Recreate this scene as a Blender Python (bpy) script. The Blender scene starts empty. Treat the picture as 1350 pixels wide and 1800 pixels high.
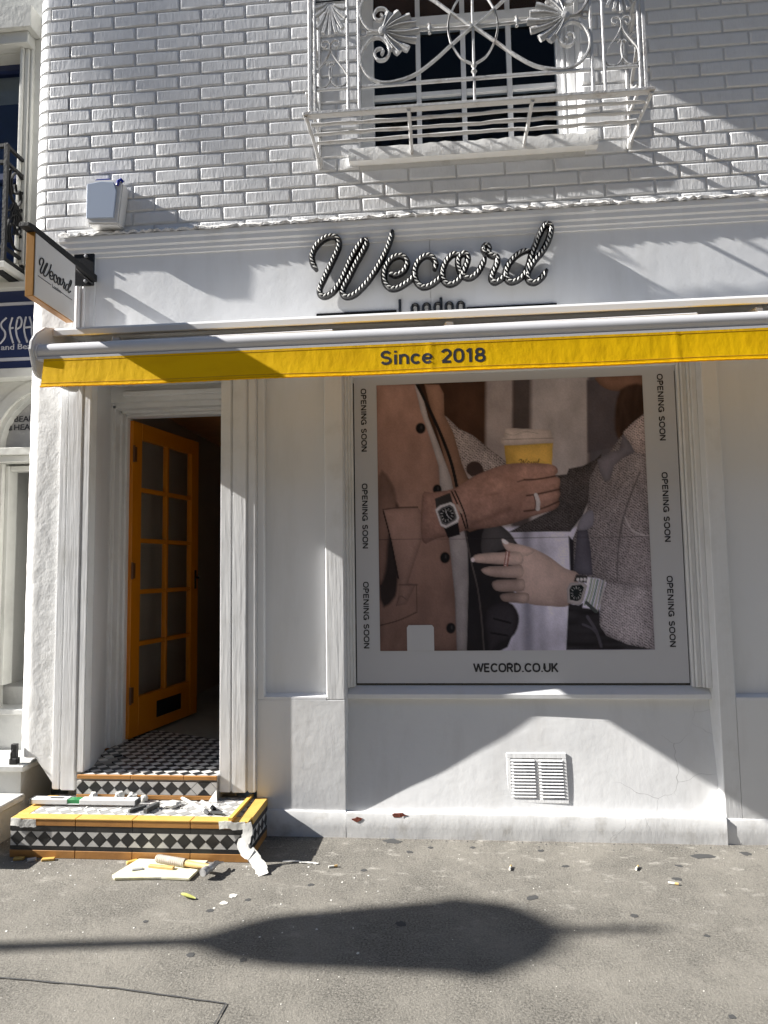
import bpy, bmesh, math, random
import numpy as np
from mathutils import Vector, Matrix
R = math.radians
random.seed(7)
scn = bpy.context.scene
COL = scn.collection

# ---------------------------------------------------------------- camera, sky, sun, exposure
cam_d = bpy.data.cameras.new('camera'); cam = bpy.data.objects.new('camera', cam_d); COL.objects.link(cam)
cam_d.sensor_fit = 'VERTICAL'; cam_d.sensor_height = 36; cam_d.sensor_width = 27; cam_d.lens = 24
cam_d.clip_start = 0.05; cam_d.clip_end = 1500
pit, yaw, rol = R(4.74), R(4.97), R(-0.86)
fwd = Vector((-math.sin(yaw)*math.cos(pit), math.cos(yaw)*math.cos(pit), math.sin(pit)))
r0 = Vector((math.cos(yaw), math.sin(yaw), 0)); u0 = r0.cross(fwd)
rv = math.cos(rol)*r0 + math.sin(rol)*u0; uv = -math.sin(rol)*r0 + math.cos(rol)*u0
mw = Matrix((rv, uv, -fwd)).transposed().to_4x4(); mw.translation = (0, -3.655, 1.39)
cam.matrix_world = mw; scn.camera = cam

SUN = Vector((1, .113, -.63)).normalized()          # direction the light travels
world = bpy.data.worlds.new('World'); scn.world = world; world.use_nodes = True
wn = world.node_tree.nodes; bg = wn['Background']
sky = wn.new('ShaderNodeTexSky'); sky.sky_type = 'NISHITA'; sky.sun_disc = False
sky.sun_elevation = math.asin(-SUN.z); sky.sun_rotation = math.atan2(-SUN.x, -SUN.y)
sky.air_density = 1.0; sky.dust_density = 0.4; sky.ozone_density = 2.0
world.node_tree.links.new(sky.outputs[0], bg.inputs['Color']); bg.inputs['Strength'].default_value = 0.05
sl = bpy.data.lights.new('sun', 'SUN'); so = bpy.data.objects.new('sun', sl); COL.objects.link(so)
sl.energy = 5.0; sl.angle = R(0.53); sl.color = (1, .965, .91)
so.rotation_euler = SUN.to_track_quat('-Z', 'Y').to_euler(); so.location = (-8, -6, 9)
vs = scn.view_settings
vs.view_transform = 'Standard'; vs.look = 'None'; vs.gamma = 1; vs.use_curve_mapping = False; vs.exposure = 1.45
scn.cycles.max_bounces = 8; scn.cycles.transparent_max_bounces = 12

# ---------------------------------------------------------------- materials
def nt(name):
    m = bpy.data.materials.new(name); m.use_nodes = True
    return m, m.node_tree.nodes, m.node_tree.links, m.node_tree.nodes['Principled BSDF']
def noise(n, l, scale, detail=4, stretch=(1, 1, 1), rough=.55):
    g = n.new('ShaderNodeNewGeometry'); mp = n.new('ShaderNodeMapping'); mp.inputs['Scale'].default_value = stretch
    t = n.new('ShaderNodeTexNoise'); t.inputs['Scale'].default_value = scale; t.inputs['Detail'].default_value = detail
    t.inputs['Roughness'].default_value = rough
    l.new(g.outputs['Position'], mp.inputs['Vector']); l.new(mp.outputs[0], t.inputs['Vector'])
    return t.outputs['Fac']
def mrange(n, l, x, a, b, c=0., d=1.):
    r = n.new('ShaderNodeMapRange'); l.new(x, r.inputs['Value'])
    for k, v in zip(('From Min', 'From Max', 'To Min', 'To Max'), (a, b, c, d)): r.inputs[k].default_value = v
    return r.outputs[0]
def mixc(n, l, f, a, b):
    m = n.new('ShaderNodeMix'); m.data_type = 'RGBA'
    if hasattr(f, 'is_linked'): l.new(f, m.inputs[0])
    else: m.inputs[0].default_value = f
    for i, v in ((6, a), (7, b)):
        if hasattr(v, 'is_linked'): l.new(v, m.inputs[i])
        else: m.inputs[i].default_value = (*v, 1)
    return m.outputs[2]
def bump(n, l, b, hs):
    prev = None
    for h, dist in hs:
        bp = n.new('ShaderNodeBump'); bp.inputs['Strength'].default_value = 1; bp.inputs['Distance'].default_value = dist
        l.new(h, bp.inputs['Height'])
        if prev: l.new(prev, bp.inputs['Normal'])
        prev = bp.outputs[0]
    l.new(prev, b.inputs['Normal'])
def paint(name, col, rough=.5,  dirt=None, bumps=(), dscale=3., amount=.5, lo=.5, hi=.75, metal=0., cracks=None, dst=(1, 1, 1)):
    m, n, l, b = nt(name)
    b.inputs['Roughness'].default_value = rough; b.inputs['Metallic'].default_value = metal
    if dirt:
        f = mrange(n, l, noise(n, l, dscale, 8, dst, .62), lo, hi, 0, amount)
        c = mixc(n, l, f, col, dirt)
        if cracks:                                                 # sparse hairline cracks in the paint
            g = n.new('ShaderNodeNewGeometry'); w_ = n.new('ShaderNodeTexNoise'); w_.inputs['Scale'].default_value = 7
            l.new(g.outputs['Position'], w_.inputs['Vector'])
            ad = n.new('ShaderNodeVectorMath'); ad.operation = 'MULTIPLY_ADD'; ad.inputs[1].default_value = (.12, .12, .12)
            l.new(w_.outputs['Color'], ad.inputs[0]); l.new(g.outputs['Position'], ad.inputs[2])
            v = n.new('ShaderNodeTexVoronoi'); v.feature = 'DISTANCE_TO_EDGE'; v.inputs['Scale'].default_value = cracks; l.new(ad.outputs[0], v.inputs['Vector'])
            ed_ = mrange(n, l, v.outputs['Distance'], .0012, .0045, 1, 0); ms = mrange(n, l, noise(n, l, 1.7, 2), .58, .68)
            mu = n.new('ShaderNodeMath'); mu.operation = 'MULTIPLY'; l.new(ed_, mu.inputs[0]); l.new(ms, mu.inputs[1])
            c = mixc(n, l, mu.outputs[0], c, (.46, .46, .46))
        l.new(c, b.inputs['Base Color'])
    else: b.inputs['Base Color'].default_value = (*col, 1)
    if bumps: bump(n, l, b, [(noise(n, l, s, 4, st), d) for s, st, d in bumps])
    return m
WH = (.79, .795, .80)
M = {}
M['board'] = paint('white_board_paint', WH, .45, (.56, .55, .52), [(60, (1, 1, .06), .0014), (14, (1, 1, .35), .0016)], 5, .5)
M['brick'] = paint('white_brick_paint', (.71, .715, .725), .4, (.56, .56, .56), [(70, (1, 1, .22), .0019), (22, (1, 1, .6), .0020), (220, (1, 1, 1), .0006)], 7, .6)
M['mortar'] = paint('white_mortar_paint', (.66, .66, .66), .6, (.4, .4, .39), [(60, (1, 1, 1), .003)], 9, .6)
M['render'] = paint('white_render_paint', (.79, .79, .78), .5, (.6, .59, .56), [(8, (1, 1, .8), .0035), (34, (1, 1, 1), .002), (120, (1, 1, .5), .0007)], 4, .5, .5, .75, 0., 3.4)
M['plinth'] = paint('splashed_white_paint', (.77, .77, .765), .5, (.45, .43, .39), [(6, (1, 1, 1), .0015), (40, (1, 1, .5), .0008)], 11, .6, .52, .72, 0., 3.)
M['smooth'] = paint('white_smooth_paint', (.79, .80, .815), .35, (.62, .62, .61), [(5, (1, 1, 1), .003), (90, (1, 1, 1), .0003)], 6, .5, .5, .78, 0., None, (1, 1, .2))
M['riser'] = paint('white_masonry_paint', (.79, .795, .80), .45, (.62, .61, .6), [(3.2, (1, 1, 1.6), .004), (30, (1, 1, .4), .0007), (150, (1, 1, 1), .00025)], 7, .55, .50, .78, 0., 2.6, (1, 1, .22))
M['iron_white'] = paint('white_iron_paint', (.49, .49, .49), .3, (.24, .19, .15), [(80, (1, 1, 1), .003)], 12, .6, .55, .7)
M['flashing'] = paint('flashing', (.72, .71, .69), .6, (.3, .28, .26), [(60, (1, 1, 1), .006)], 18, .8, .5, .65)
M['alu'] = paint('powder_coated_metal', (.6, .6, .62), .35, (.5, .5, .5), [], 6, .4)
M['alu_white'] = paint('white_coated_metal', (.7, .7, .7), .35)
M['black'] = paint('black_gloss', (.012, .012, .013), .25)
M['ink'] = paint('dark_ink', (.018, .018, .024), .5)
M['cordwhite'] = paint('white_cord_paint', (.58, .58, .56), .5)
M['gold'] = paint('brass_gold', (.34, .155, .02), .35, None, [(40, (1, 1, 1), .0005)], metal=.3)
M['signface'] = paint('sign_face_acrylic', (.62, .61, .6), .2)
M['orange'] = paint('orange_door_paint', (.56, .185, .004), .35, (.44, .135, .004), [(50, (1, 1, .1), .0006)], 5, .4)
M['brown'] = paint('rusted_brown', (.10, .04, .015), .5)
M['dark'] = paint('dark_interior', (.018, .014, .011), .9)
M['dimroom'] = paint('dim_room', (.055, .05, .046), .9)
M['hallwhite'] = paint('pale_hall_wall', (.40, .38, .33), .7)
M['hall'] = paint('hall_wall', (.46, .19, .06), .8, (.25, .10, .03), [], 2, .6)
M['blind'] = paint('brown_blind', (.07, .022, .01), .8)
M['screed'] = paint('cement_screed', (.30, .30, .26), .8, (.2, .2, .17), [(30, (1, 1, 1), .003)], 5, .7)
M['tblack'] = paint('black_tile', (.022, .022, .023), .4, (.10, .09, .08), [(40, (1, 1, 1), .0006)], 10, .5, .5, .8)
M['twhite'] = paint('white_tile', (.58, .57, .55), .35, (.4, .38, .35), [(40, (1, 1, 1), .0005)], 10, .5)
M['tgrey'] = paint('grey_tile', (.30, .30, .30), .4, (.5, .49, .47), [(40, (1, 1, 1), .0005)], 16, .6)
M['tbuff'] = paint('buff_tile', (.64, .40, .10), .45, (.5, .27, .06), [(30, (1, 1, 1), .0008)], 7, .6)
M['tbrown'] = paint('brown_and_shaded_tile', (.46, .22, .06), .45, (.25, .11, .04), [(30, (1, 1, 1), .0008)], 7, .6)  # brown edging; on the nosing front, shade put into the buff colour
M['grout'] = paint('grey_grout', (.33, .32, .3), .9, (.15, .14, .13), [(70, (1, 1, 1), .004)], 14, .7)
M['dust'] = paint('pale_mortar_dust', (.68, .67, .63), .9, (.5, .48, .44), [(90, (1, 1, 1), .004)], 20, .5)
M['fibre'] = paint('pale_cement_board', (.66, .62, .40), .85, (.72, .70, .58), [(20, (1, 1, 1), .003)], 12, .8, .45, .6)
M['wood'] = paint('pale_wood', (.62, .42, .17), .6, (.45, .25, .08), [(90, (.2, 1, 1), .001)], 15, .6)
M['ply'] = paint('yellow_batten', (.75, .47, .10), .5)
M['steel'] = paint('worn_steel', (.35, .35, .36), .45, (.6, .6, .6), [(60, (1, 1, 1), .001)], 30, .7, .45, .6, metal=.6)
M['terrace'] = paint('brown_brick', (.12, .09, .07), .9)
M['grip'] = paint('worn_grip', (.42, .38, .32), .8, (.6, .56, .5), [(60, (1, 1, 1), .002)], 25, .8)
M['rubber'] = paint('grey_rubber', (.055, .058, .06), .7)
M['level'] = paint('level_aluminium', (.72, .72, .72), .4, (.5, .5, .5), [], 30, .4)
M['green'] = paint('green_vial', (.03, .24, .08), .2)
M['red'] = paint('red_print', (.4, .08, .06), .4)
M['tape'] = paint('white_tape_paper', (.72, .71, .67), .6, (.55, .53, .48), [(30, (1, 1, 1), .004)], 14, .5)
M['navy'] = paint('navy_sign_and_sky_tint', (.022, .034, .10), .35)
M['stitch'] = paint('amber_stitching', (.42, .20, .01), .8)
M['iron_black'] = paint('black_iron_paint', (.008, .008, .009), .7, (.025, .025, .025), [(60, (1, 1, 1), .002)], 20, .5)
M['stone'] = paint('pale_stone', (.62, .62, .58), .7, (.42, .42, .39), [(25, (1, 1, 1), .003)], 4, .6)
M['marble'] = paint('worn_marble', (.58, .58, .56), .5, (.35, .35, .34), [(30, (1, 1, 1), .002)], 5, .7)
M['chip'] = paint('exposed_red_brick', (.22, .055, .03), .9, (.10, .03, .02), [(80, (1, 1, 1), .006)], 30, .8)
M['postwhite'] = paint('poster_white', (.56, .565, .60), .45)
M['alarmblue'] = paint('alarm_grey_blue', (.36, .42, .53), .3)
M['blue'] = paint('deep_blue_plastic', (.012, .025, .25), .25)
M['leaf'] = paint('yellow_leaf', (.36, .37, .10), .6)
M['gum'] = paint('trodden_gum', (.055, .055, .055), .8)
M['pale'] = paint('pale_litter', (.7, .68, .62), .7)
M['fabric_dark'] = paint('brown_fabric_roll', (.16, .08, .03), .8)
M['lamp_glass'] = paint('lantern_dark_glass', (.05, .05, .05), .2)

def mk_awning():
    m, n, l, b = nt('yellow_awning_fabric')
    f = mrange(n, l, noise(n, l, 6, 5, (1, 1, 2.5)), .45, .8, 0, .5)
    c = mixc(n, l, f, (.90, .55, .004), (.74, .40, .004)); l.new(c, b.inputs['Base Color']); b.inputs['Roughness'].default_value = .7; b.inputs['Specular IOR Level'].default_value = .1
    tr = n.new('ShaderNodeBsdfTranslucent'); l.new(c, tr.inputs['Color'])
    mx = n.new('ShaderNodeMixShader'); mx.inputs[0].default_value = .33
    l.new(b.outputs[0], mx.inputs[1]); l.new(tr.outputs[0], mx.inputs[2]); l.new(mx.outputs[0], n['Material Output'].inputs[0])
    bump(n, l, b, [(noise(n, l, 350, 2), .0006), (noise(n, l, 14, 3, (1, 1, .5)), .004)])
    return m
M['awning'] = mk_awning()
def mk_glass(tint=(.9, .95, 1), r=.02):
    m, n, l, b = nt('window_glass'); n.remove(b)
    t = n.new('ShaderNodeBsdfTransparent'); t.inputs[0].default_value = (*tint, 1)
    g = n.new('ShaderNodeBsdfGlossy'); g.inputs['Roughness'].default_value = r
    fr = n.new('ShaderNodeFresnel'); fr.inputs[0].default_value = 1.16
    mx = n.new('ShaderNodeMixShader'); l.new(fr.outputs[0], mx.inputs[0]); l.new(t.outputs[0], mx.inputs[1]); l.new(g.outputs[0], mx.inputs[2])
    l.new(mx.outputs[0], n['Material Output'].inputs[0]); return m
M['glass'] = mk_glass()
def mk_dusty():
    m, n, l, b = nt('dusty_glass'); b.inputs['Base Color'].default_value = (.4, .38, .33, 1); b.inputs['Roughness'].default_value = .12
    t = n.new('ShaderNodeBsdfTransparent'); mx = n.new('ShaderNodeMixShader')
    l.new(mrange(n, l, noise(n, l, 5, 4), .35, .7, .02, .065), mx.inputs[0]); l.new(t.outputs[0], mx.inputs[1]); l.new(b.outputs[0], mx.inputs[2])
    l.new(mx.outputs[0], n['Material Output'].inputs[0]); return m
M['dusty'] = mk_dusty()
def mk_asphalt():
    m, n, l, b = nt('worn_asphalt'); b.inputs['Roughness'].default_value = .85
    fine = noise(n, l, 120, 5, (1, 1, 1), .75); big = noise(n, l, 2.2, 9, (1, 1, 1), .65); mid = noise(n, l, 26, 7, (1, 1, 1), .7)
    c = mixc(n, l, mrange(n, l, fine, .36, .66), (.045, .042, .036), (.27, .252, .218))
    c = mixc(n, l, mrange(n, l, big, .40, .62, 0, .7), c, (.24, .224, .193))
    c = mixc(n, l, mrange(n, l, mid, .55, .70, 0, .55), c, (.078, .072, .062))
    # pale smears of mortar, dense near the wall
    g = n.new('ShaderNodeNewGeometry'); sp = n.new('ShaderNodeSeparateXYZ'); l.new(g.outputs['Position'], sp.inputs[0])
    near = mrange(n, l, sp.outputs['Y'], -1.25, -.2, .08, 1)
    sm = mrange(n, l, noise(n, l, 9, 7, (1, 1.7, 1), .7), .56, .70, 0, .75)
    mu = n.new('ShaderNodeMath'); mu.operation = 'MULTIPLY'; l.new(near, mu.inputs[0]); l.new(sm, mu.inputs[1])
    c = mixc(n, l, mu.outputs[0], c, (.45, .43, .385))
    vo = n.new('ShaderNodeTexVoronoi'); vo.inputs['Scale'].default_value = 130; vo.inputs['Randomness'].default_value = 1
    l.new(g.outputs['Position'], vo.inputs['Vector'])
    c = mixc(n, l, mrange(n, l, vo.outputs['Distance'], .10, .18, .5, 0), c, (.40, .39, .36))
    l.new(c, b.inputs['Base Color'])
    bump(n, l, b, [(fine, .005), (mid, .004), (big, .008)])
    return m
M['asphalt'] = mk_asphalt()
def mk_print():
    m, n, l, b = nt('printed_photograph'); b.inputs['Roughness'].default_value = .5; b.inputs['Specular IOR Level'].default_value = .12
    a = n.new('ShaderNodeAttribute'); a.attribute_name = 'print'
    l.new(a.outputs['Color'], b.inputs['Base Color']); return m
M['print'] = mk_print()

# ---------------------------------------------------------------- geometry helpers
class MB:
    def __init__(s): s.v = []; s.f = []
    def add(s, vs, fs):
        k = len(s.v); s.v += [tuple(v) for v in vs]; s.f += [tuple(i+k for i in f) for f in fs]; return s
    def box(s, x0, x1, y0, y1, z0, z1):
        v = [(x, y, z) for z in (z0, z1) for y in (y0, y1) for x in (x0, x1)]
        return s.add(v, [(0, 2, 3, 1), (4, 5, 7, 6), (0, 1, 5, 4), (2, 6, 7, 3), (0, 4, 6, 2), (1, 3, 7, 5)])
    def obox(s, c, ax, hx, ay, hy, az, hz):                       # oriented box: centre, axes, half sizes
        c, ax, ay, az = map(Vector, (c, ax, ay, az)); ax.normalize(); ay.normalize(); az.normalize()
        v = [c+ax*(i*hx)+ay*(j*hy)+az*(k*hz) for k in (-1, 1) for j in (-1, 1) for i in (-1, 1)]
        return s.add(v, [(0, 2, 3, 1), (4, 5, 7, 6), (0, 1, 5, 4), (2, 6, 7, 3), (0, 4, 6, 2), (1, 3, 7, 5)])
    def prism(s, poly, a, b, axis='y'):                           # polygon extruded from a to b along an axis
        def P(p, t): return (p[0], t, p[1]) if axis == 'y' else ((t, p[0], p[1]) if axis == 'x' else (p[0], p[1], t))
        n = len(poly)
        return s.add([P(p, a) for p in poly]+[P(p, b) for p in poly],
                     [tuple(range(n)), tuple(range(2*n-1, n-1, -1))]+[(i, i+n, (i+1) % n+n, (i+1) % n) for i in range(n)])
    def tube(s, path, r, n=8, flat=None, cap=True, phase=0.):
        P = [Vector(p) for p in path]; m = len(P); rs = r if isinstance(r, (list, tuple)) else [r]*m
        up = None; rings = []
        for i in range(m):
            t = (P[min(i+1, m-1)]-P[max(i-1, 0)]).normalized()
            if flat is not None: nrm = Vector(flat); nrm = (nrm-t*nrm.dot(t)).normalized()
            else:
                if up is None: up = Vector((0, 0, 1)) if abs(t.z) < .9 else Vector((0, 1, 0))
                nrm = (up-t*up.dot(t)).normalized(); up = nrm
            bi = t.cross(nrm)
            rr = rs[i] if isinstance(rs[i], tuple) else (rs[i], rs[i])
            rings.append([P[i]+bi*(rr[0]*math.cos(2*math.pi*k/n+phase))+nrm*(rr[1]*math.sin(2*math.pi*k/n+phase)) for k in range(n)])
        f = [(i*n+k, i*n+(k+1) % n, (i+1)*n+(k+1) % n, (i+1)*n+k) for i in range(m-1) for k in range(n)]
        if cap: f += [tuple(range(n-1, -1, -1)), tuple(range((m-1)*n, m*n))]
        return s.add([p for q in rings for p in q], f)
    def lathe(s, prof, c, n=16, axis='z', phase=0.):
        c = Vector(c); v = []
        for r, h in prof:
            for k in range(n):
                a = 2*math.pi*k/n+phase; p = (r*math.cos(a), r*math.sin(a), h)
                v.append(c+Vector(p if axis == 'z' else ((p[0], h, p[1]) if axis == 'y' else (h, p[0], p[1]))))
        m = len(prof)
        return s.add(v, [(i*n+k, i*n+(k+1) % n, (i+1)*n+(k+1) % n, (i+1)*n+k) for i in range(m-1) for k in range(n)]
                     + [tuple(range(n-1, -1, -1)), tuple(range((m-1)*n, m*n))])
    def mesh(s, name, mat, smooth=False, bevel=0., seg=1):
        me = bpy.data.meshes.new(name); me.from_pydata(s.v, [], s.f)
        bm = bmesh.new(); bm.from_mesh(me)
        bmesh.ops.recalc_face_normals(bm, faces=bm.faces)
        if bevel:
            es = [e for e in bm.edges if len(e.link_faces) == 2 and e.calc_face_angle(0) > .5]
            bmesh.ops.bevel(bm, geom=es, offset=bevel, segments=seg, affect='EDGES', clamp_overlap=True)
        if smooth:
            for f in bm.faces: f.smooth = True
            for e in bm.edges:
                if len(e.link_faces) == 2 and e.calc_face_angle(0) > .7: e.smooth = False
        bm.to_mesh(me); bm.free()
        me.materials.append(M[mat] if isinstance(mat, str) else mat); return me
    def build(s, name, mat, parent=None, smooth=False, bevel=0., seg=1, kind=None, label=None):
        return link(name, s.mesh(name, mat, smooth, bevel, seg), parent, kind, label)
def link(name, me, parent=None, kind=None, label=None):
    o = bpy.data.objects.new(name, me); COL.objects.link(o)
    if parent is not None: put(o, parent)
    if kind: o['kind'] = kind
    if label: o['label'] = label
    return o
def put(o, p):
    o.parent = p; o.matrix_parent_inverse = pmat(p).inverted()
def pmat(p):
    m = Matrix.LocRotScale(p.location, p.rotation_euler, p.scale)
    return pmat(p.parent) @ p.matrix_parent_inverse @ m if p.parent else m
def thing(name, label, cat, loc=(0, 0, 0), group=None):
    o = bpy.data.objects.new(name, None); COL.objects.link(o); o.location = loc; o.empty_display_size = .1
    return tag(o, label, cat, group)
def tag(o, label, cat, group=None):
    o['label'] = label; o['category'] = cat
    if group: o['group'] = group
    return o
def copy_thing(o, label=None):
    c = o.copy(); COL.objects.link(c)
    if label: c['label'] = label
    for ch in o.children:
        d = ch.copy(); COL.objects.link(d); d.parent = c
    return c
def cat_rom(pts, sub=6, closed=False):
    P = [np.array(p, float) for p in pts]; n = len(P); out = []
    for i in range(n if closed else n-1):
        g = (lambda k: P[k % n]) if closed else (lambda k: P[min(max(k, 0), n-1)])
        a, b, c, d = g(i-1), g(i), g(i+1), g(i+2)
        for j in range(sub):
            t = j/sub
            out.append(.5*((2*b)+(-a+c)*t+(2*a-5*b+4*c-d)*t*t+(-a+3*b-3*c+d)*t**3))
    if not closed: out.append(P[-1])
    return [tuple(p) for p in out]
def clip_poly(poly, inside_list):
    for a, b, c in inside_list:                                   # keep a*x + b*y <= c
        out = []
        for i in range(len(poly)):
            p, q = poly[i], poly[(i+1) % len(poly)]
            dp, dq = a*p[0]+b*p[1]-c, a*q[0]+b*q[1]-c
            if dp <= 0: out.append(p)
            if (dp < 0 < dq) or (dq < 0 < dp):
                t = dp/(dp-dq); out.append((p[0]+(q[0]-p[0])*t, p[1]+(q[1]-p[1])*t))
        poly = out
        if len(poly) < 3: return []
    return poly
def area(p): return abs(sum(p[i][0]*p[(i+1) % len(p)][1]-p[(i+1) % len(p)][0]*p[i][1] for i in range(len(p))))/2
def text_mesh(name, body, W, H, origin, ex, ey, mat, parent, depth=.002, bold=0., spacing=1., label=None):
    cu = bpy.data.curves.new(name, 'FONT'); cu.body = body; cu.size = 1; cu.offset = bold; cu.extrude = .05; cu.space_character = spacing; cu.resolution_u = 4
    t = bpy.data.objects.new(name, cu); COL.objects.link(t); bpy.context.view_layer.update()
    me = bpy.data.meshes.new_from_object(t.evaluated_get(bpy.context.evaluated_depsgraph_get()))
    bpy.data.objects.remove(t); me.name = name
    co = np.empty(len(me.vertices)*3); me.vertices.foreach_get('co', co); co = co.reshape(-1, 3)
    lo, hi = co.min(0), co.max(0); ex, ey = Vector(ex), Vector(ey); ez = ex.cross(ey); o = Vector(origin)
    for v in me.vertices:
        u = (v.co.x-lo[0])/(hi[0]-lo[0])*W; w = (v.co.y-lo[1])/(hi[1]-lo[1])*H; d = (v.co.z/.1+.5)*depth
        v.co = o+ex*u+ey*w+ez*d
    me.materials.clear(); me.materials.append(M[mat]); return link(name, me, parent, None, label)
# monoline grotesque letters drawn as strokes: unit cap height, lower case x height .72
def _arc(cx, cy, rx, ry, a0, a1, n=10): return [(cx+rx*math.cos(R(a0+(a1-a0)*i/n)), cy+ry*math.sin(R(a0+(a1-a0)*i/n))) for i in range(n+1)]
def _oval(cx, cy, rx, ry, p=2.5, n=28): 
    out = []
    for i in range(n+1):
        a = 2*math.pi*i/n+.1; c, s = math.cos(a), math.sin(a); out.append((cx+rx*abs(c)**(2/p)*(1 if c > 0 else -1), cy+ry*abs(s)**(2/p)*(1 if s > 0 else -1)))
    return out
GL = {
 'O': (.92, [_oval(.46, .5, .39, .43)]), '0': (.70, [_oval(.35, .5, .28, .43)]),
 'P': (.76, [[(.08, 0), (.08, 1)], [(.08, .93), (.42, .93)]+_arc(.42, .70, .25, .23, 90, -90)+[(.08, .47)]]),
 'R': (.80, [[(.08, 0), (.08, 1)], [(.08, .93), (.42, .93)]+_arc(.42, .71, .25, .22, 90, -90)+[(.08, .49)], [(.40, .47), (.70, 0)]]),
 'E': (.72, [[(.08, 0), (.08, 1)], [(.08, .93), (.66, .93)], [(.08, .51), (.60, .51)], [(.08, .07), (.67, .07)]]),
 'N': (.86, [[(.08, 0), (.08, 1)], [(.10, .97), (.74, .03)], [(.76, 0), (.76, 1)]]),
 'I': (.26, [[(.13, 0), (.13, 1)]]),
 'G': (.92, [_arc(.47, .5, .40, .43, 38, 352, 22), [(.50, .46), (.87, .46)], [(.80, .46), (.80, 0)]]),
 'C': (.88, [_arc(.47, .5, .40, .43, 40, 320, 20)]),
 'S': (.78, [_arc(.39, .71, .28, .22, 25, 180, 10)+_arc(.39, .715, .28, .20, 180, 260, 5)[1:]+_arc(.39, .29, .29, .22, 80, 0, 6)+_arc(.39, .29, .30, .22, 0, -158, 10)[1:]]),
 'W': (1.22, [[(.03, 1), (.33, .03)], [(.33, .03), (.61, .97)], [(.61, .97), (.89, .03)], [(.89, .03), (1.19, 1)]]),
 'D': (.84, [[(.08, 0), (.08, 1)], [(.08, .93), (.36, .93)]+_arc(.36, .5, .39, .43, 90, -90, 12)+[(.08, .07)]]),
 'U': (.84, [[(.08, 1), (.08, .38)]+_arc(.42, .38, .34, .31, 180, 360, 12)+[(.76, 1)]]),
 'K': (.80, [[(.08, 0), (.08, 1)], [(.72, 1), (.10, .36)], [(.30, .56), (.76, 0)]]),
 '.': (.24, [[(.12, .0), (.12, .14)]]), ' ': (.34, []),
 '2': (.70, [_arc(.35, .68, .27, .25, 165, -25, 12)+[(.09, .07)], [(.07, .07), (.65, .07)]]),
 '1': (.46, [[(.30, 0), (.30, 1)], [(.30, .96), (.06, .76)]]),
 '8': (.70, [_oval(.35, .73, .23, .20, 2.2), _oval(.35, .28, .27, .22, 2.2)]),
 'i': (.24, [[(.12, 0), (.12, .72)], [(.12, .86), (.12, 1)]]),
 'n': (.66, [[(.08, 0), (.08, .72)], [(.08, .42)]+_arc(.33, .42, .25, .24, 170, 0, 10)+[(.58, 0)]]),
 'c': (.64, [_arc(.35, .36, .28, .30, 42, 318, 16)]),
 'e': (.68, [[(.07, .37), (.62, .37)], _arc(.35, .36, .28, .30, 2, 322, 18)]),
}
def stroke_text(name, body, W, H, origin, ex, ey, mat, parent, wt=.155, depth=.0012, gap=.09, conform=None, label=None):
    adv = 0; todo = []
    for ch in body: w_, st = GL[ch]; todo.append((adv, st)); adv += w_+gap
    adv -= gap; sx = W/adv; ex, ey = Vector(ex), Vector(ey); ez = ex.cross(ey); o = Vector(origin); m = MB(); q = 0
    for a, st in todo:
        for P in st:
            q += 1; k = len(P); pts = [Vector(((a+p[0])*sx, p[1]*H)) for p in P]; v = []
            for i, p in enumerate(pts):
                d0 = (pts[i]-pts[i-1]).normalized() if i else None; d1 = (pts[i+1]-pts[i]).normalized() if i < k-1 else None
                if k > 3 and (pts[0]-pts[-1]).length < 1e-6 and i in (0, k-1): d0 = (pts[-1]-pts[-2]).normalized(); d1 = (pts[1]-pts[0]).normalized()
                d = ((d0 or d1)+(d1 or d0)).normalized(); nn = Vector((-d.y, d.x)); mit = 1/max(.6, nn.dot(Vector((-(d1 or d0).y, (d1 or d0).x)))); hw = wt*H/2*mit
                for s in (1, -1):
                    r = p+nn*(hw*s); v.append(r)
            def W3(r, h): 
                b = o+ex*r.x+ey*r.y
                return (conform(b) if conform else b)+ez*(h+q*2e-5)
            top = [W3(r, depth) for r in v]; bot = [W3(r, -.0005) for r in v]; n2 = len(v); F = []
            for i in range(k-1): F += [(2*i, 2*i+1, 2*i+3, 2*i+2), (2*i, 2*i+2, n2+2*i+2, n2+2*i), (2*i+1, n2+2*i+1, n2+2*i+3, 2*i+3)]
            F += [(0, n2, n2+1, 1), (2*k-2, 2*k-1, n2+2*k-1, n2+2*k-2)]
            m.add(top+bot, F)
    return m.build(name, mat, parent, kind=None, label=label)

# traced ornament and lettering curves (x, z in metres on their own planes)
SCROLL=[(-0.263,4.009),(-0.252,4.025),(-0.267,4.040),(-0.290,4.033),(-0.297,4.006),(-0.278,3.979),(-0.245,3.980),(-0.224,4.007),(-0.225,4.048),(-0.250,4.086),(-0.282,4.102),(-0.322,4.090),(-0.355,4.049),(-0.371,3.999),(-0.361,3.940),(-0.324,3.887),(-0.260,3.856),(-0.182,3.859),(-0.092,3.887),(0.006,3.954),(0.090,4.027),(0.198,4.118)]
OVAL=[(0.204,4.354),(0.167,4.309),(0.125,4.265),(0.094,4.209),(0.080,4.138),(0.083,4.080),(0.103,4.017),(0.141,3.954),(0.193,3.921)]
HEART=[(-0.526,4.057),(-0.545,4.014),(-0.589,3.952),(-0.615,3.899),(-0.599,3.861),(-0.561,3.853),(-0.529,3.885),(-0.520,3.939),(-0.531,3.981),(-0.546,3.972)]
CURL=[(-0.526,4.054),(-0.526,4.081),(-0.541,4.105),(-0.566,4.102),(-0.571,4.082),(-0.555,4.069),(-0.545,4.082)]
LOBES=[(-0.170,4.231),(-0.112,4.204),(-0.082,4.163),(-0.067,4.122),(-0.081,4.072),(-0.125,4.025),(-0.173,4.010),(-0.204,4.032)]
LOBE_ROOT=(-0.255,4.132)
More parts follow.
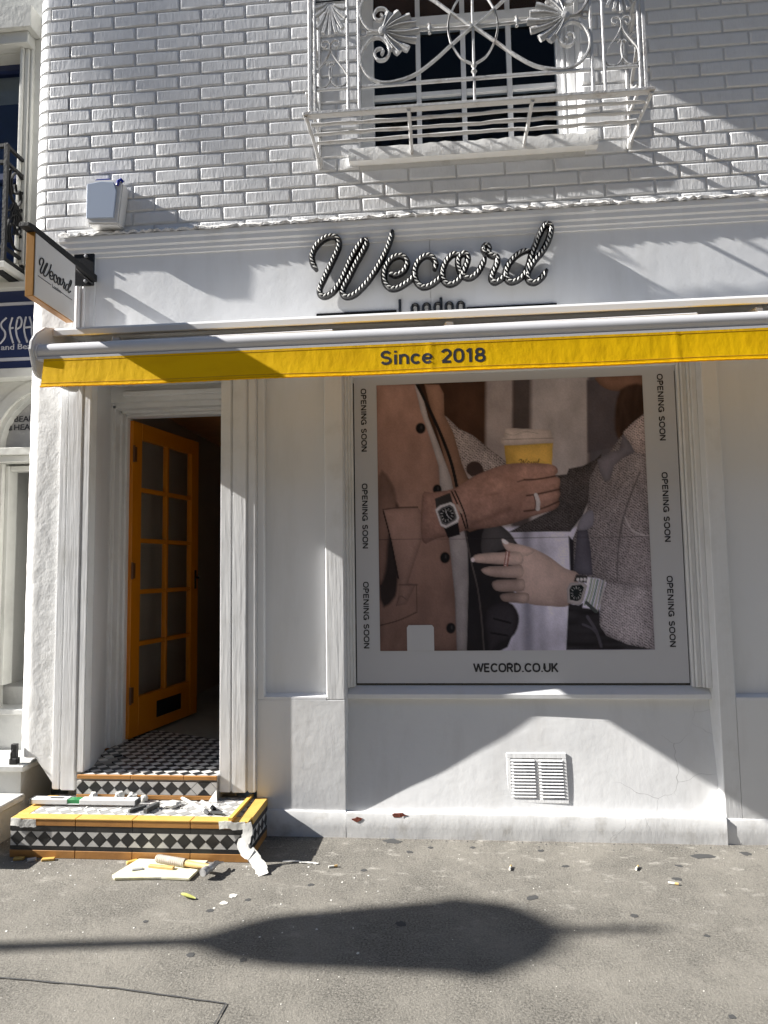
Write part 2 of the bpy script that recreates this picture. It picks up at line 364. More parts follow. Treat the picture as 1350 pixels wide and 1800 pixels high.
DROPS=[(-0.604,4.291),(-0.610,4.242),(-0.594,4.178),(-0.563,4.148),(-0.528,4.134),(-0.495,4.147),(-0.462,4.169),(-0.445,4.227),(-0.452,4.277)]
DROP_ROOT=(-0.526,4.320)
RING=(-0.354,4.134)
CENTRE=(0.198,4.118)
OVAL_FOOT=(0.193,3.921)
CORD_PATHS=[[(-0.670,3.046),(-0.691,3.088),(-0.694,3.133),(-0.669,3.185),(-0.625,3.223),(-0.579,3.234),(-0.550,3.216),(-0.544,3.174),(-0.568,3.116),(-0.599,3.052),(-0.630,2.988),(-0.652,2.939),(-0.648,2.903),(-0.622,2.892),(-0.582,2.912),(-0.542,2.961),(-0.511,3.022),(-0.480,3.092),(-0.445,3.153),(-0.411,3.198),(-0.391,3.206)],[(-0.391,3.206),(-0.390,3.178),(-0.418,3.123),(-0.453,3.063),(-0.490,2.990),(-0.518,2.942),(-0.526,2.905),(-0.504,2.884),(-0.461,2.894),(-0.412,2.935),(-0.362,2.995),(-0.313,3.072),(-0.276,3.146),(-0.254,3.208),(-0.245,3.246)],[(-0.266,3.000),(-0.224,2.993),(-0.184,3.017),(-0.167,3.059),(-0.186,3.094),(-0.222,3.100),(-0.262,3.076),(-0.291,3.023),(-0.292,2.961),(-0.266,2.923),(-0.230,2.917),(-0.183,2.938),(-0.140,2.971),(-0.116,3.004)],[(-0.018,3.011),(-0.012,3.051),(-0.035,3.088),(-0.072,3.090),(-0.107,3.061),(-0.126,3.014),(-0.121,2.958),(-0.093,2.922),(-0.058,2.919),(-0.016,2.941),(0.024,2.975)],[(0.121,3.085),(0.085,3.092),(0.050,3.060),(0.027,3.011),(0.027,2.959),(0.053,2.927),(0.087,2.930),(0.119,2.957),(0.144,3.005),(0.163,3.053),(0.161,3.083),(0.139,3.093),(0.116,3.073),(0.111,3.032),(0.125,2.985),(0.154,2.958),(0.184,2.959),(0.219,2.989),(0.248,3.041),(0.257,3.066)],[(0.257,3.082),(0.250,3.110),(0.261,3.133),(0.278,3.124),(0.276,3.090),(0.295,3.074),(0.322,3.062),(0.317,3.020),(0.296,2.978),(0.288,2.942),(0.306,2.924),(0.341,2.941),(0.374,2.977)],[(0.494,3.089),(0.462,3.087),(0.421,3.063),(0.385,3.023),(0.366,2.981),(0.370,2.941),(0.394,2.921),(0.434,2.933),(0.465,2.963),(0.489,3.011),(0.505,3.065),(0.530,3.125),(0.555,3.184),(0.586,3.231),(0.611,3.221),(0.610,3.181),(0.590,3.127),(0.560,3.077),(0.521,3.033),(0.494,2.992),(0.480,2.956),(0.489,2.922),(0.520,2.912),(0.556,2.937),(0.583,2.978)]]
# ---------------------------------------------------------------- pavement
pv = MB().box(-200, 200, -200, 12, -.3, 0); pv.build('pavement', 'asphalt', kind='structure')
def joint(name, pts, w):
    m = MB(); rnd = random.Random(3); L = []
    for (a, b) in zip(pts[:-1], pts[1:]):
        a, b = Vector(a), Vector(b); k = max(2, int((b-a).length/.03))
        L += [a.lerp(b, i/k) for i in range(k)]
    L.append(Vector(pts[-1])); v = []
    for i, p in enumerate(L):
        t = (L[min(i+1, len(L)-1)]-L[max(i-1, 0)]).normalized(); nn = Vector((-t.y, t.x))
        v += [(*(p+nn*(w*rnd.uniform(.25, .75))), .004), (*(p-nn*(w*rnd.uniform(.25, .75))), .004)]
    m.add(v, [(2*i, 2*i+1, 2*i+3, 2*i+2) for i in range(len(L)-1)])
    m.build(name, 'gum', kind='structure')
joint('pavement_joint', [(-2.6, -1.22), (-1.559, -1.301), (-1.135, -1.333), (-.731, -1.391), (-.737, -1.60), (-.75, -2.3)], .006)

# ---------------------------------------------------------------- the shop building
shop = thing('shop_building', 'white painted brick shop building with the open orange door and display window', 'building', (-.3, .1, 0))
S = shop
# bricks: courses of 0.0816 from z 3.389, joints every 0.267
rb = random.Random(11)
WX0, WX1, WZ0 = -.425, .815, 3.70
def brick_mesh(L, H, seed):
    r = random.Random(seed); g = .0036
    m = MB(); x0, x1, z0, z1 = g, L-g, g, H-g
    j = lambda s=.0022: r.uniform(-s, s)
    d = .018; e = .010
    ring0 = [(x0+j(), d, z0+j()), (x1+j(), d, z0+j()), (x1+j(), d, z1+j()), (x0+j(), d, z1+j())]
    ring1 = [(x0+.0012, .0065, z0+.0012), (x1-.0012, .0065, z0+.0012), (x1-.0012, .0065, z1-.0012), (x0+.0012, .0065, z1-.0012)]
    ring2 = [(x0+.0045, .0022, z0+.0045), (x1-.0045, .0022, z0+.0045), (x1-.0045, .0022, z1-.0045), (x0+.0045, .0022, z1-.0045)]
    ring3 = [(x0+e+j(.003), j(.0004), z0+e+j(.002)), (x1-e+j(.003), j(.0004), z0+e), (x1-e, j(.0004), z1-e+j(.002)), (x0+e, j(.0004), z1-e)]
    xm = (x0+x1)/2+j(.02)
    v = ring0+ring1+ring2+ring3
    f = [(4*a+i, 4*a+(i+1) % 4, 4*a+4+(i+1) % 4, 4*a+4+i) for a in range(3) for i in range(4)]+[(12, 13, 14, 15)]
    m.add(v, f); me = m.mesh('brick', 'brick', smooth=True); me.polygons[12].use_smooth = False; return me
FULL = [brick_mesh(.267, .0816, 100+i) for i in range(9)]
extra = MB(); nb = 0
for row in range(-1, 27):
    z = 3.389+.0816*row; ofs = -2.157 if row % 2 else -2.02
    n = 0
    while True:
        a = ofs+.267*n-.267*2; b = a+.267; n += 1
        if a > 3.6: break
        if b <= -2.285+.01: continue
        if row % 2 and a < -2.285: continue                           # the corner brick covers this one
        a = max(a, -2.285)
        segs = [(a, b)]
        if z+.0816 > WZ0 and z < 5.45: segs = [(p, q) for p, q in ((a, min(b, WX0)), (max(a, WX1), b)) if q-p > .02] if (b > WX0 and a < WX1) else segs
        for p, q in segs:
            far = p > 2.02 or z > 4.92
            if far:
                extra.box(p+.005, q-.005, .004, .022, z+.005, z+.077); continue
            me = random.choice(FULL) if False else (FULL[rb.randrange(9)] if abs(q-p-.267) < .004 else brick_mesh(q-p, .0816, rb.randrange(9999)))
            o = link('brick', me, S); nb += 1
            o.location = S.location + Vector((0, 0, 0)); o.matrix_parent_inverse = Matrix.Translation(-S.location)
            o.location = (p, .001+rb.uniform(-.0012, .0012), z)
            o.rotation_euler = (rb.uniform(-.003, .003), rb.uniform(-.002, .002), rb.uniform(-.0012, .0012))
extra.build('brick', 'brick', S, bevel=.004, kind='stuff')
# rounded corner bricks
for row in range(-1, 20):
    z = 3.389+.0816*row; m = MB(); r = .095; k = 9
    arc = [(-2.286-r*math.sin(t), .002+r*(1-math.cos(t))) for t in [R(85)*i/(k-1) for i in range(k)]]
    if row % 2: arc = [(-2.157-.0045, .0015), (-2.22, .001)]+arc; k += 2
    v = []
    for (zz, off) in ((z+.004, .008), (z+.010, .0), (z+.072, 0.), (z+.078, .008)):
        for (x, y) in arc:
            t = math.atan2(max(0, -(x+2.286)), r-(y-.002)); v.append((x+off*math.sin(t), y+off*math.cos(t), zz))
    m.add(v, [(i*k+j, i*k+j+1, (i+1)*k+j+1, (i+1)*k+j) for i in range(3) for j in range(k-1)])
    m.build('corner_brick', 'brick', S, smooth=True)
# masonry behind the bricks, with the window opening
w = MB(); w.box(-2.286, WX0, .0095, .5, 2.6, 5.6).box(-2.36, -2.2861, .105, .5, 2.6, 5.6).box(WX1, 3.7, .0095, .5, 2.6, 5.6).box(WX0, WX1, .0095, .5, 2.6, WZ0).box(WX0, WX1, .0095, .5, 5.4, 5.6)
w.build('masonry_wall', 'mortar', S)
# cornice with rough flashing
prof = [(.0, 3.203), (-.008, 3.203), (-.010, 3.222), (-.016, 3.230), (-.017, 3.250), (-.024, 3.260), (-.025, 3.285), (-.031, 3.296), (-.032, 3.322), (.03, 3.334)]
MB().prism(prof, -2.175, 3.7, 'x').build('cornice', 'smooth', S)
fl = MB(); rf = random.Random(5); xs = np.arange(-2.18, 3.7, .022); v = []
for x in xs:
    h = rf.uniform(-.007, .009); v += [(x, -.037+rf.uniform(-.004, .004), 3.322+h*.6), (x, -.039+rf.uniform(-.004, .004), 3.335+h), (x, .0, 3.358+rf.uniform(-.004, .012)), (x, .022, 3.372+rf.uniform(-.004, .008))]
fl.add(v, [(4*i+j, 4*i+4+j, 4*i+5+j, 4*i+1+j) for i in range(len(xs)-1) for j in range(3)])
fl.build('flashing', 'flashing', S, smooth=True)
# fascia: two boards with a seam, left trim
MB().box(-1.968, -.043, 0, .013, 2.52, 3.203).build('fascia_board', 'smooth', S)
MB().box(-.040, 3.7, 0, .013, 2.52, 3.203).build('fascia_board', 'smooth', S)
MB().box(-2.0, -1.9685, -.0055, .013, 2.6, 3.203).build('fascia_trim', 'board', S, bevel=.002)
MB().box(-2.10, -2.0, -.004, .013, 2.6, 3.203).build('fascia_end_board', 'board', S)
MB().tube([(-2.062, -.018, 2.68), (-2.062, -.018, 3.03)], .014, 10).build('conduit', 'board', S, smooth=True)
MB().tube([(-2.03, -.012, 2.68), (-2.03, -.012, 3.03)], .008, 8).build('conduit', 'board', S, smooth=True)
# rounded corner pier under the cornice, rough render
def pier(z0, z1, nm, mat, x1):
    prof = [(-2.385, .5)]+[(-2.286-.095*math.sin(t), .003+.095*(1-math.cos(t))) for t in [R(88)*i/10 for i in range(10, -1, -1)]]+[(-2.286+(x1+2.286)*i/8, .003) for i in range(1, 9)]
    m = MB(); nz = 90; rr = random.Random(2); v = []
    for i in range(nz+1):
        z = z0+(z1-z0)*i/nz
        for j, (x, y) in enumerate(prof): v.append((x+rr.uniform(-.0012, .0012), y+rr.uniform(-.0016, .0016), z))
    k = len(prof); m.add(v, [(i*k+j, i*k+j+1, (i+1)*k+j+1, (i+1)*k+j) for i in range(nz) for j in range(k-1)])
    return m.build(nm, mat, S, smooth=True)
pier(.385, 3.36, 'corner_pier', 'render', -2.10)
MB().prism([(-2.255, .385), (-2.135, .225), (-2.11, .225), (-2.11, .385)], .002, .3).build('pier_foot', 'render', S)
# door surround boards
for a, b, y, z0 in ((-2.147, -2.106, -.020, .224), (-2.097, -2.014, -.026, .222), (-2.006, -1.966, -.024, .317)):
    MB().box(a, b, y, .05, z0, 2.62).build('surround_board', 'board', S, bevel=.005, seg=2)
MB().box(-2.15, -1.968, -.012, .049, .318, 2.61).build('surround_backing', 'board', S)
for a, b, y in ((-1.215, -1.154, -.024), (-1.147, -1.068, -.027), (-1.061, -1.018, -.022)):
    MB().box(a, b, y, .05, .222, 2.62).build('surround_board', 'board', S, bevel=.005, seg=2)
MB().box(-1.212, -1.02, -.012, .049, .23, 2.61).build('surround_backing', 'board', S)
# panelled bay between door and window: frame, recessed panel, dado
MB().prism([(-1.0175, .12), (-.541, .12), (-.541, 2.62), (-1.0175, 2.62)], .040, .3).build('bay_panel', 'smooth', S)
MB().box(-1.0175, -.977, 0, .039, .7005, 2.62).build('bay_stile', 'smooth', S, bevel=.004)
MB().box(-.640, -.541, 0, .039, .7005, 2.62).build('pilaster', 'board', S, bevel=.004)
MB().box(-1.0175, -.541, 0, .039, .12, .70).build('bay_dado', 'riser', S, bevel=.003)
MB().prism([(.0, .70), (.039, .70), (.039, .728), (.0, .714)], -.9765, -.6405, 'x').build('panel_ledge', 'smooth', S)
# stall riser: leaning back as it rises
m = MB(); NX, NZ = 40, 14; v = []
rr = random.Random(8)
for i in range(NX+1):
    for k in range(NZ+1):
        u, t = i/NX, k/NZ; x = -.5405+(1.369+.5405)*u; z = .10+.61*t
        y0 = .004+.05*u*u; y = y0+(.142-y0)*t
        y += .004*math.sin(x*2.1+1)*math.sin(z*6)+.0015*math.sin(x*9)*math.sin(z*11+x*3)
        v.append((x, y, z))
m.add(v, [(i*(NZ+1)+k, i*(NZ+1)+k+1, (i+1)*(NZ+1)+k+1, (i+1)*(NZ+1)+k) for i in range(NX) for k in range(NZ)])
m.build('stall_riser', 'riser', S, smooth=True)
# plinths
def plinth(x0, x1, y, h, sd):
    r = random.Random(sd); m = MB(); n = max(4, int((x1-x0)/.05)); v = []
    for i in range(n+1):
        x = x0+(x1-x0)*i/n
        v += [(x, y+r.uniform(-.002, .002), -.01), (x, y+r.uniform(-.003, .002), .05), (x, y+r.uniform(-.002, .002), h-.01), (x, y+.006, h+r.uniform(-.002, .002)), (x, .12, h+.006)]
    m.add(v, [(5*i+j, 5*i+5+j, 5*i+6+j, 5*i+1+j) for i in range(n) for j in range(4)]+[(0, 1, 2, 3, 4), tuple(5*n+j for j in (4, 3, 2, 1, 0))])
    return m.build('plinth', 'plinth', S, smooth=True)
plinth(-.975, -.5415, -.012, .132, 1); plinth(-.5405, 1.369, -.014, .128, 2); plinth(1.370, 3.6, -.008, .122, 3)
for (cx, cz, sx, sz, sd) in ((-.478, .093, .030, .012, 1), (-.262, .117, .040, .012, 2)):
    r = random.Random(sd); pts = [(cx+sx*math.cos(t)*r.uniform(.6, 1.2), cz+sz*math.sin(t)*r.uniform(.6, 1.2)) for t in [2*math.pi*i/11 for i in range(11)]]
    MB().prism(pts, -.0152, -.005).build('exposed_brick', 'chip', S)
# right pilaster and panel beyond
MB().box(1.369, 1.452, 0, .3, .12, 2.62).build('pilaster', 'board', S, bevel=.004)
MB().box(1.4525, 2.6, .040, .3, .70, 2.62).build('bay_panel', 'smooth', S)
MB().box(1.4525, 2.6, .0, .3, .10, .70).build('bay_dado', 'riser', S)
MB().prism([(.0, .70), (.039, .70), (.039, .728), (.0, .714)], 1.4525, 2.6, 'x').build('panel_ledge', 'smooth', S)
MB().box(2.601, 3.7, 0, .3, .12, 2.62).build('pilaster', 'board', S)
MB().box(-1.0, 3.7, .145, .3, 2.45, 2.7).build('lintel', 'smooth', S)
MB().box(-2.2, -1.0, .05, .42, 2.56, 2.75).build('lintel', 'smooth', S)
# display window: sill, frame mouldings, backing
MB().prism([(.098, .688), (.098, .712), (.152, .752), (.30, .752), (.30, .688)], -.541, 1.369, 'x').build('sill', 'smooth', S, bevel=.002)
fr = MB()
for (a, b, y) in ((-.541, -.527, .085), (-.527, -.512, .105), (-.512, -.4985, .118)): fr.box(a, b, y, .16, .748, 2.5)
for (a, b, y) in ((1.283, 1.297, .118), (1.299, 1.312, .104), (1.312, 1.330, .112), (1.330, 1.342, .092), (1.342, 1.369, .075)): fr.box(a, b, y, .16, .748, 2.5)
fr.box(-.4985, 1.283, .118, .16, 2.478, 2.51)
fr.build('display_window_frame', 'board', S, bevel=.003)
MB().box(-.4985, 1.283, .150, .17, .75, 2.478).build('display_window_backing', 'black', S)
# doorway: splayed reveals, architrave, head
m = MB(); m.add([(-1.968, .05, .22), (-2.095, .46, .22), (-2.095, .46, 2.62), (-1.968, .05, 2.62)], [(0, 1, 2, 3)])
m.add([(-1.215, .05, .22), (-1.165, .46, .22), (-1.165, .46, 2.62), (-1.215, .05, 2.62)], [(0, 3, 2, 1)])
m.build('door_reveal', 'smooth', S)
for sgn, xi in ((-1, -2.052), (1, -1.20)):
    for (o1, o2, y) in ((.0, .014, .60), (.014, .030, .56), (.030, .050, .50), (.050, .075, .46)):
        a, b = sorted((xi+sgn*o1, xi+sgn*o2)); MB().box(a, b, y, .68, .31, 2.41+o2).build('architrave', 'board', S, bevel=.002)
for (o1, o2, y) in ((.0, .014, .60), (.014, .032, .56), (.032, .062, .50), (.062, .17, .455)):
    MB().box(-2.14, -1.12, y, .68, 2.41+o1, 2.41+o2).build('door_head', 'board', S, bevel=.002)
MB().box(-2.0, -1.2, .42, .455, 2.50, 2.53).build('door_head', 'board', S, bevel=.004)
# hallway behind the door
hx0, hx1 = -2.16, -.95
MB().box(-1.10, -1.06, .691, 1.9, .31, 2.619).build('hallway_wall', 'hall', S)
h = MB(); h.box(hx1, hx1+.05, .68, 3.6, .2, 2.8).box(hx0, hx1, 3.55, 3.6, .2, 2.8).box(hx0-.1, hx1+.05, .68, 3.6, 2.62, 2.7)
h.box(-1.12, -.95, .62, .69, .2, 2.7).box(hx0-.05, -2.135, .62, .69, .2, 2.7)
h.build('hallway_lining', 'hall', S)
MB().box(hx0-.06, hx0-.03, .69, 3.6, .2, 2.7).build('hallway_wall', 'hallwhite', S)
MB().box(hx0-.1, hx1, .66, 3.6, .25, .308).build('hallway_floor', 'screed', S)
# front door, open inwards
dd = Vector((.145, .82, 0)).normalized(); dn = Vector((dd.y, -dd.x, 0)); hp = Vector((-2.047, .64, 0))
def dbox(m, t0, t1, z0, z1, n0=-.02, n1=.02):
    return m.obox(hp+dd*((t0+t1)/2)+dn*((n0+n1)/2)+Vector((0, 0, (z0+z1)/2)), dd, (t1-t0)/2, dn, (n1-n0)/2, (0, 0, 1), (z1-z0)/2)
dz0, dz1 = .330, 2.392
m = MB(); dbox(m, 0, .10, dz0, dz1); dbox(m, .73, .83, dz0, dz1); dbox(m, .1005, .7295, dz0, dz0+.25); dbox(m, .1005, .7295, dz1-.11, dz1)
dbox(m, .401, .429, dz0+.2505, dz1-.1105, -.017, .017)
ph = (dz1-.11-dz0-.25)/5
for i in range(1, 5): dbox(m, .1005, .4005, dz0+.25+ph*i-.015, dz0+.25+ph*i+.015, -.0165, .0165); dbox(m, .4295, .7295, dz0+.25+ph*i-.015, dz0+.25+ph*i+.015, -.0165, .0165)
door = m.build('front_door', 'orange', S, bevel=.003)
for i in range(5):
    for (a, b) in ((.098, .402), (.428, .732)):
        m = MB(); dbox(m, a, b, dz0+.25+ph*i+.010, dz0+.25+ph*(i+1)-.010, -.003, .003); m.build('pane', 'dusty', door)
m = MB(); dbox(m, .30, .60, dz0+.075, dz0+.185, .0195, .026); m.build('letter_plate', 'black', door, bevel=.003)
m = MB(); dbox(m, .775, .80, 1.26, 1.40, .02, .028); dbox(m, .78, .795, 1.335, 1.35, .028, .055); m.build('door_handle', 'black', door, bevel=.003)
for z in (2.17, 1.40, .60):
    m = MB(); m.tube([hp+dn*.028+Vector((0, 0, z-.055)), hp+dn*.028+Vector((0, 0, z+.055))], .008, 8); dbox(m, .0, .04, z-.05, z+.05, .0195, .0235); m.build('hinge', 'brown', door)
# upper window
uw = MB(); y0 = .135
for (a, b) in ((-.425, -.352), (.708, .815)): uw.box(a, b, y0, .2, 3.72, 5.4)
for (a, b) in ((.736, .75), (.762, .778)): uw.box(a, b, y0-.012, .15, 3.72, 5.4)
uw.box(-.352, .708, y0, .2, 3.72, 3.835).box(-.352, .708, y0-.008, .2, 4.575, 4.635)
uwf = uw.build('upper_window_frame', 'board', S, bevel=.003)
for x in (-.088, .176, .441): [MB().box(x-.014, x+.014, y0+q, .19, za, zb_).build('glazing_bar', 'board', uwf, bevel=.002) for q, za, zb_ in ((.01, 3.8355, 4.5745), (.03, 4.6355, 5.39))]
for x0, x1 in ((-.352, -.1025), (-.0735, .1615), (.1905, .4265), (.4555, .708)): [MB().box(x0, x1, y0+q, .188, za, zb_).build('glazing_bar', 'board', uwf, bevel=.002) for q, za, zb_ in ((.012, 4.15, 4.178), (.032, 4.99, 5.02))]
xs4 = [(-.352, -.102), (-.074, .162), (.190, .427), (.455, .708)]
for a, b in xs4:
    for z0, z1 in ((3.835, 4.152), (4.176, 4.575), (4.635, 4.992), (5.018, 5.39)):
        MB().box(a-.004, b+.004, .168, .172, z0-.004, z1+.004).build('pane', 'glass', uwf)
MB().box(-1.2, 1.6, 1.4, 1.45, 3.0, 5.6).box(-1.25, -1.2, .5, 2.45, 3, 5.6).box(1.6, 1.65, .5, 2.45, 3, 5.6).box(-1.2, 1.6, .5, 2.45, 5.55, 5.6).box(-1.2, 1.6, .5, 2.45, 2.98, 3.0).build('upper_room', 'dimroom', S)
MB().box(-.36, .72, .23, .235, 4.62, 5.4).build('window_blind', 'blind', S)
# rough stone sill of the upper window
m = MB(); rr = random.Random(4); xs = np.linspace(-.482, .882, 34); v = []
for x in xs:
    j = lambda s: rr.uniform(-s, s)
    e = .012 if (-.05 < x < .1 or x > .72) else .004
    v += [(x, .02, 3.662), (x, -.042+j(.001), 3.662), (x, -.046+j(.002), 3.69), (x, -.044+j(.004), 3.735+j(e)), (x, -.02, 3.742+j(e)), (x, .16, 3.76)]
m.add(v, [(6*i+j, 6*i+6+j, 6*i+7+j, 6*i+1+j) for i in range(33) for j in range(5)]+[tuple(range(6)), tuple(6*33+j for j in range(5, -1, -1))])
m.build('upper_sill', 'render', S, smooth=True)
# air vent in the stall riser
def ry(z): return .03+(.142-.03)*(z-.10)/.61-.004
def vbox(m, x0, x1, z0, z1, d0, d1):
    v = [(x, ry(z)-d, z) for d in (d0, d1) for z in (z0, z1) for x in (x0, x1)]
    return m.add(v, [(0, 1, 3, 2), (4, 6, 7, 5), (0, 4, 5, 1), (2, 3, 7, 6), (0, 2, 6, 4), (1, 5, 7, 3)])
m = MB(); vx0, vx1, vz0, vz1 = .303, .612, .172, .412
vbox(m, vx0, vx1, vz0, vz0+.02, -.012, .005); vbox(m, vx0, vx1, vz1-.026, vz1, -.012, .005); vbox(m, vx0, vx0+.02, vz0+.02, vz1-.026, -.012, .005); vbox(m, vx1-.02, vx1, vz0+.02, vz1-.026, -.012, .005)
vbox(m, .4475, .4665, vz0+.02, vz1-.026, -.012, .003); vent = m.build('air_vent', 'board', S, bevel=.002)
m = MB(); vbox(m, vx0+.021, .447, vz0+.021, vz1-.027, -.004, .0005); vbox(m, .467, vx1-.021, vz0+.021, vz1-.027, -.004, .0005); m.build('vent_gap_shade', 'rubber', vent)  # dark backing colour stands in for the shade between the slats
for c0, c1 in ((vx0+.021, .447), (.467, vx1-.021)):
    for i in range(12):
        z = vz0+.026+i*.0157; y = ry(z)
        MB().add([(c0, y-.009, z), (c1, y-.009, z), (c1, y-.001, z+.007), (c0, y-.001, z+.007), (c0, y-.009, z+.003), (c1, y-.009, z+.003), (c1, y-.001, z+.0105), (c0, y-.001, z+.0105)],
                 [(0, 1, 5, 4), (4, 5, 6, 7), (3, 2, 1, 0), (0, 4, 7, 3), (1, 2, 6, 5), (7, 6, 2, 3)]).build('slat', 'board', vent)
# ---------------------------------------------------------------- window guard (white ironwork balcony)
guard = thing('window_guard', 'white ornate cast iron window guard with scrolls and palmettes under the upper window', 'balcony', (.19, -.2, 3.7))
GY = -.38; XC = .204; ZC = 4.118
p3 = lambda P, y=GY: [(x, y, z) for x, z in P]
mx = lambda P: [(2*XC-x, z) for x, z in P]
mz = lambda P: [(x, 2*ZC-z) for x, z in P]
rg = random.Random(21)
def bar(nm, pts, r, n=6, mat='iron_white', par=None):
    return MB().tube(pts, r, n, cap=True).build(nm, mat, par or guard, smooth=True)
ztop = 2*ZC-3.70
for x, w_ in ((-.632, .010), (-.607, .007), (-.436, .007), (-.378, .008)):
    for xx in (x, 2*XC-x):
        MB().box(xx-w_, xx+w_, GY-.009, GY+.009, 3.712, ztop).build('post', 'iron_white', guard, bevel=.003)
for z, t, nm in ((3.705, .011, 'bottom_rail'), (ztop, .014, 'top_rail')):
    MB().box(-.668, 2*XC+.668, GY-.028, GY+.012, z-t, z+t*.6).build(nm, 'iron_white', guard, bevel=.003)
for z in (3.842, 2*ZC-3.842):
    MB().box(-.37, 2*XC+.37, GY-.008, GY+.008, z-.008, z+.008).build('rail', 'iron_white', guard, bevel=.003)
    for s in (-1, 1):
        a, b = sorted((XC+s*(XC+.600), XC+s*(XC+.443))); MB().box(a, b, GY-.008, GY+.008, z-.007, z+.007).build('rail', 'iron_white', guard, bevel=.003)
def flatstrap(nm, P, wy=.013, wz=.006):
    P = cat_rom(P, 5)
    return MB().tube(p3(P), [(wz, wy)]*len(P), 6, flat=(0, 1, 0)).build(nm, 'iron_white', guard, smooth=True)
for fx in (lambda P: P, mx):
    for fz in (lambda P: P, mz):
        flatstrap('scroll', fx(fz(SCROLL)), .013, .0075)
        flatstrap('oval', fx(fz(OVAL[3:])), .010, .0055)
        # anthemion drops and hearts of the narrow side panels
        sx = lambda P: [(2*DROP_ROOT[0]-x, z) for x, z in P]
        fz2 = (lambda P: P) if fz([(0, 0)])[0][1] == 0 else (lambda P: [(x, 8.640-z) for x, z in P])
        for hx in (lambda P: P, sx):
            flatstrap('heart_scroll', fx(fz2(hx(HEART))), .009, .0045); flatstrap('curl', fx(fz2(hx(CURL))), .008, .0045)
        m = MB(); fz = fz2
        for tip in DROPS:
            (tx, tz), = fx(fz([tip])); (ax, az), = fx(fz([DROP_ROOT]))
            L = math.hypot(tx-ax, tz-az); bow = (tx-ax)*.25
            P = cat_rom([(ax, az), ((ax+tx)/2-bow*.4, (az+tz)/2), (tx, tz)], 5)
            m.tube(p3(P), [(.004+.013*(i/10)**1.2*(1 if i < 9 else .7), .005+.006*(i/10)) for i in range(len(P))], 6, flat=(0, 1, 0))
        m.build('anthemion', 'iron_white', guard, smooth=True)
        m2 = MB().box(*sorted((fx([(-.60, 0)])[0][0], fx([(-.443, 0)])[0][0])), GY-.007, GY+.007, *sorted((fz([(0, 4.313)])[0][1], fz([(0, 4.325)])[0][1]))); m2.build('rail', 'iron_white', guard)
    # palmettes on the axis
    m = MB()
    for tip in LOBES+[(LOBES[0][0]-.05, LOBES[0][1]+.002)]:
        (tx, tz), (ax, az) = fx([tip, LOBE_ROOT]); n = 9
        sw = .018 if tz > az else -.018
        P = cat_rom([(ax, az), ((ax+tx)/2, (az+tz)/2+sw*.6), (tx, tz)], 4); n = len(P)
        m.tube(p3(P), [(.005+.021*(i/(n-1))**1.2*(1 if i < n-1 else .75), .006+.006*(i/(n-1))) for i in range(n)], 8, flat=(0, 1, 0))
        m.tube(p3(P[1:], GY-.012), .0035, 5)
    m.lathe([(.001, -.02), (.02, -.016), (.024, 0), (.02, .016), (.001, .02)], (fx([LOBE_ROOT])[0][0], GY, LOBE_ROOT[1]), 10, 'y')
    m.build('palmette', 'iron_white', guard, smooth=True)
    (qx, qz), = fx([RING]); C_ = [(qx+.017*math.cos(a), GY, qz+.017*math.sin(a)) for a in [2*math.pi*i/14 for i in range(15)]]
    MB().tube(C_, .006, 6).build('ring', 'iron_white', guard, smooth=True)
    for cz in (4.132, ):
        bar('spindle', [fx([(-.335, 0)])[0][:1]+(GY, cz), (XC, GY, ZC)], [.007, .009])
        k, = fx([(-.015, 0)]); MB().lathe([(.002, -.032), (.010, -.026), (.006, -.018), (.012, -.006), (.012, .006), (.006, .018), (.010, .026), (.002, .032)], (k[0], GY, 4.128), 8).build('knob', 'iron_white', guard, smooth=True)
bar('spindle', [(XC, GY, 3.716), (XC, GY, ZC), (XC, GY, ztop-.01)], .007)
for zz in (3.895, 2*ZC-3.895): MB().lathe([(.006, -.03), (.016, -.016), (.008, 0), (.015, .014), (.006, .034)], (XC, GY, zz), 8).build('knob', 'iron_white', guard, smooth=True)
# side returns
for x in (-.652, 2*XC+.652):
    sr = MB().box(x-.008, x+.008, GY+.0125, .004, ztop-.012, ztop+.008).box(x-.008, x+.008, GY+.0125, .004, 3.834, 3.85)
    sr.box(x-.008, x+.008, -.012, .004, 3.72, ztop-.0125).build('side_rail', 'iron_white', guard, bevel=.002)
    for k in (-1, 1):
        P = [(x, -.19+.14*math.sin(t)*math.cos(t*.5), 3.88+.20*(t/math.pi)+(.30 if k > 0 else 0)) for t in [math.pi*2*i/24 for i in range(25)]]
        MB().tube(P, [(.0055, .010)]*25, 6, flat=(1, 0, 0)).build('side_scroll', 'iron_white', guard, smooth=True)
# floor slats on brackets, splashed with paint
for i, y in enumerate((-.315, -.238, -.165)):
    xs = np.linspace(-.64, 2*XC+.64, 26); P = [(x, y+rg.uniform(-.002, .002), 3.700+rg.uniform(-.003, .003)) for x in xs]
    MB().tube(P, [(.011+rg.uniform(-.001, .003), .007+rg.uniform(-.001, .004)) for _ in xs], 6, flat=(0, 0, 1)).build('floor_slat', 'iron_white', guard, smooth=True)
for x in (-.652, -.128, .486, 2*XC+.652):
    xs = np.linspace(-.40, .012, 9)
    P = [(x+rg.uniform(-.002, .002), y, 3.690) for y in xs]
    MB().tube(P, [(.010+.006*(i == 8), .011+.008*(i >= 7)) for i in range(9)], 6, flat=(0, 0, 1)).build('bracket', 'iron_white', guard, smooth=True)
for x in (-.652, 2*XC+.652):
    MB().tube([(x, -.02, 3.70), (x, .01, 3.66)], .018, 8).build('bracket_foot', 'iron_white', guard, smooth=True)

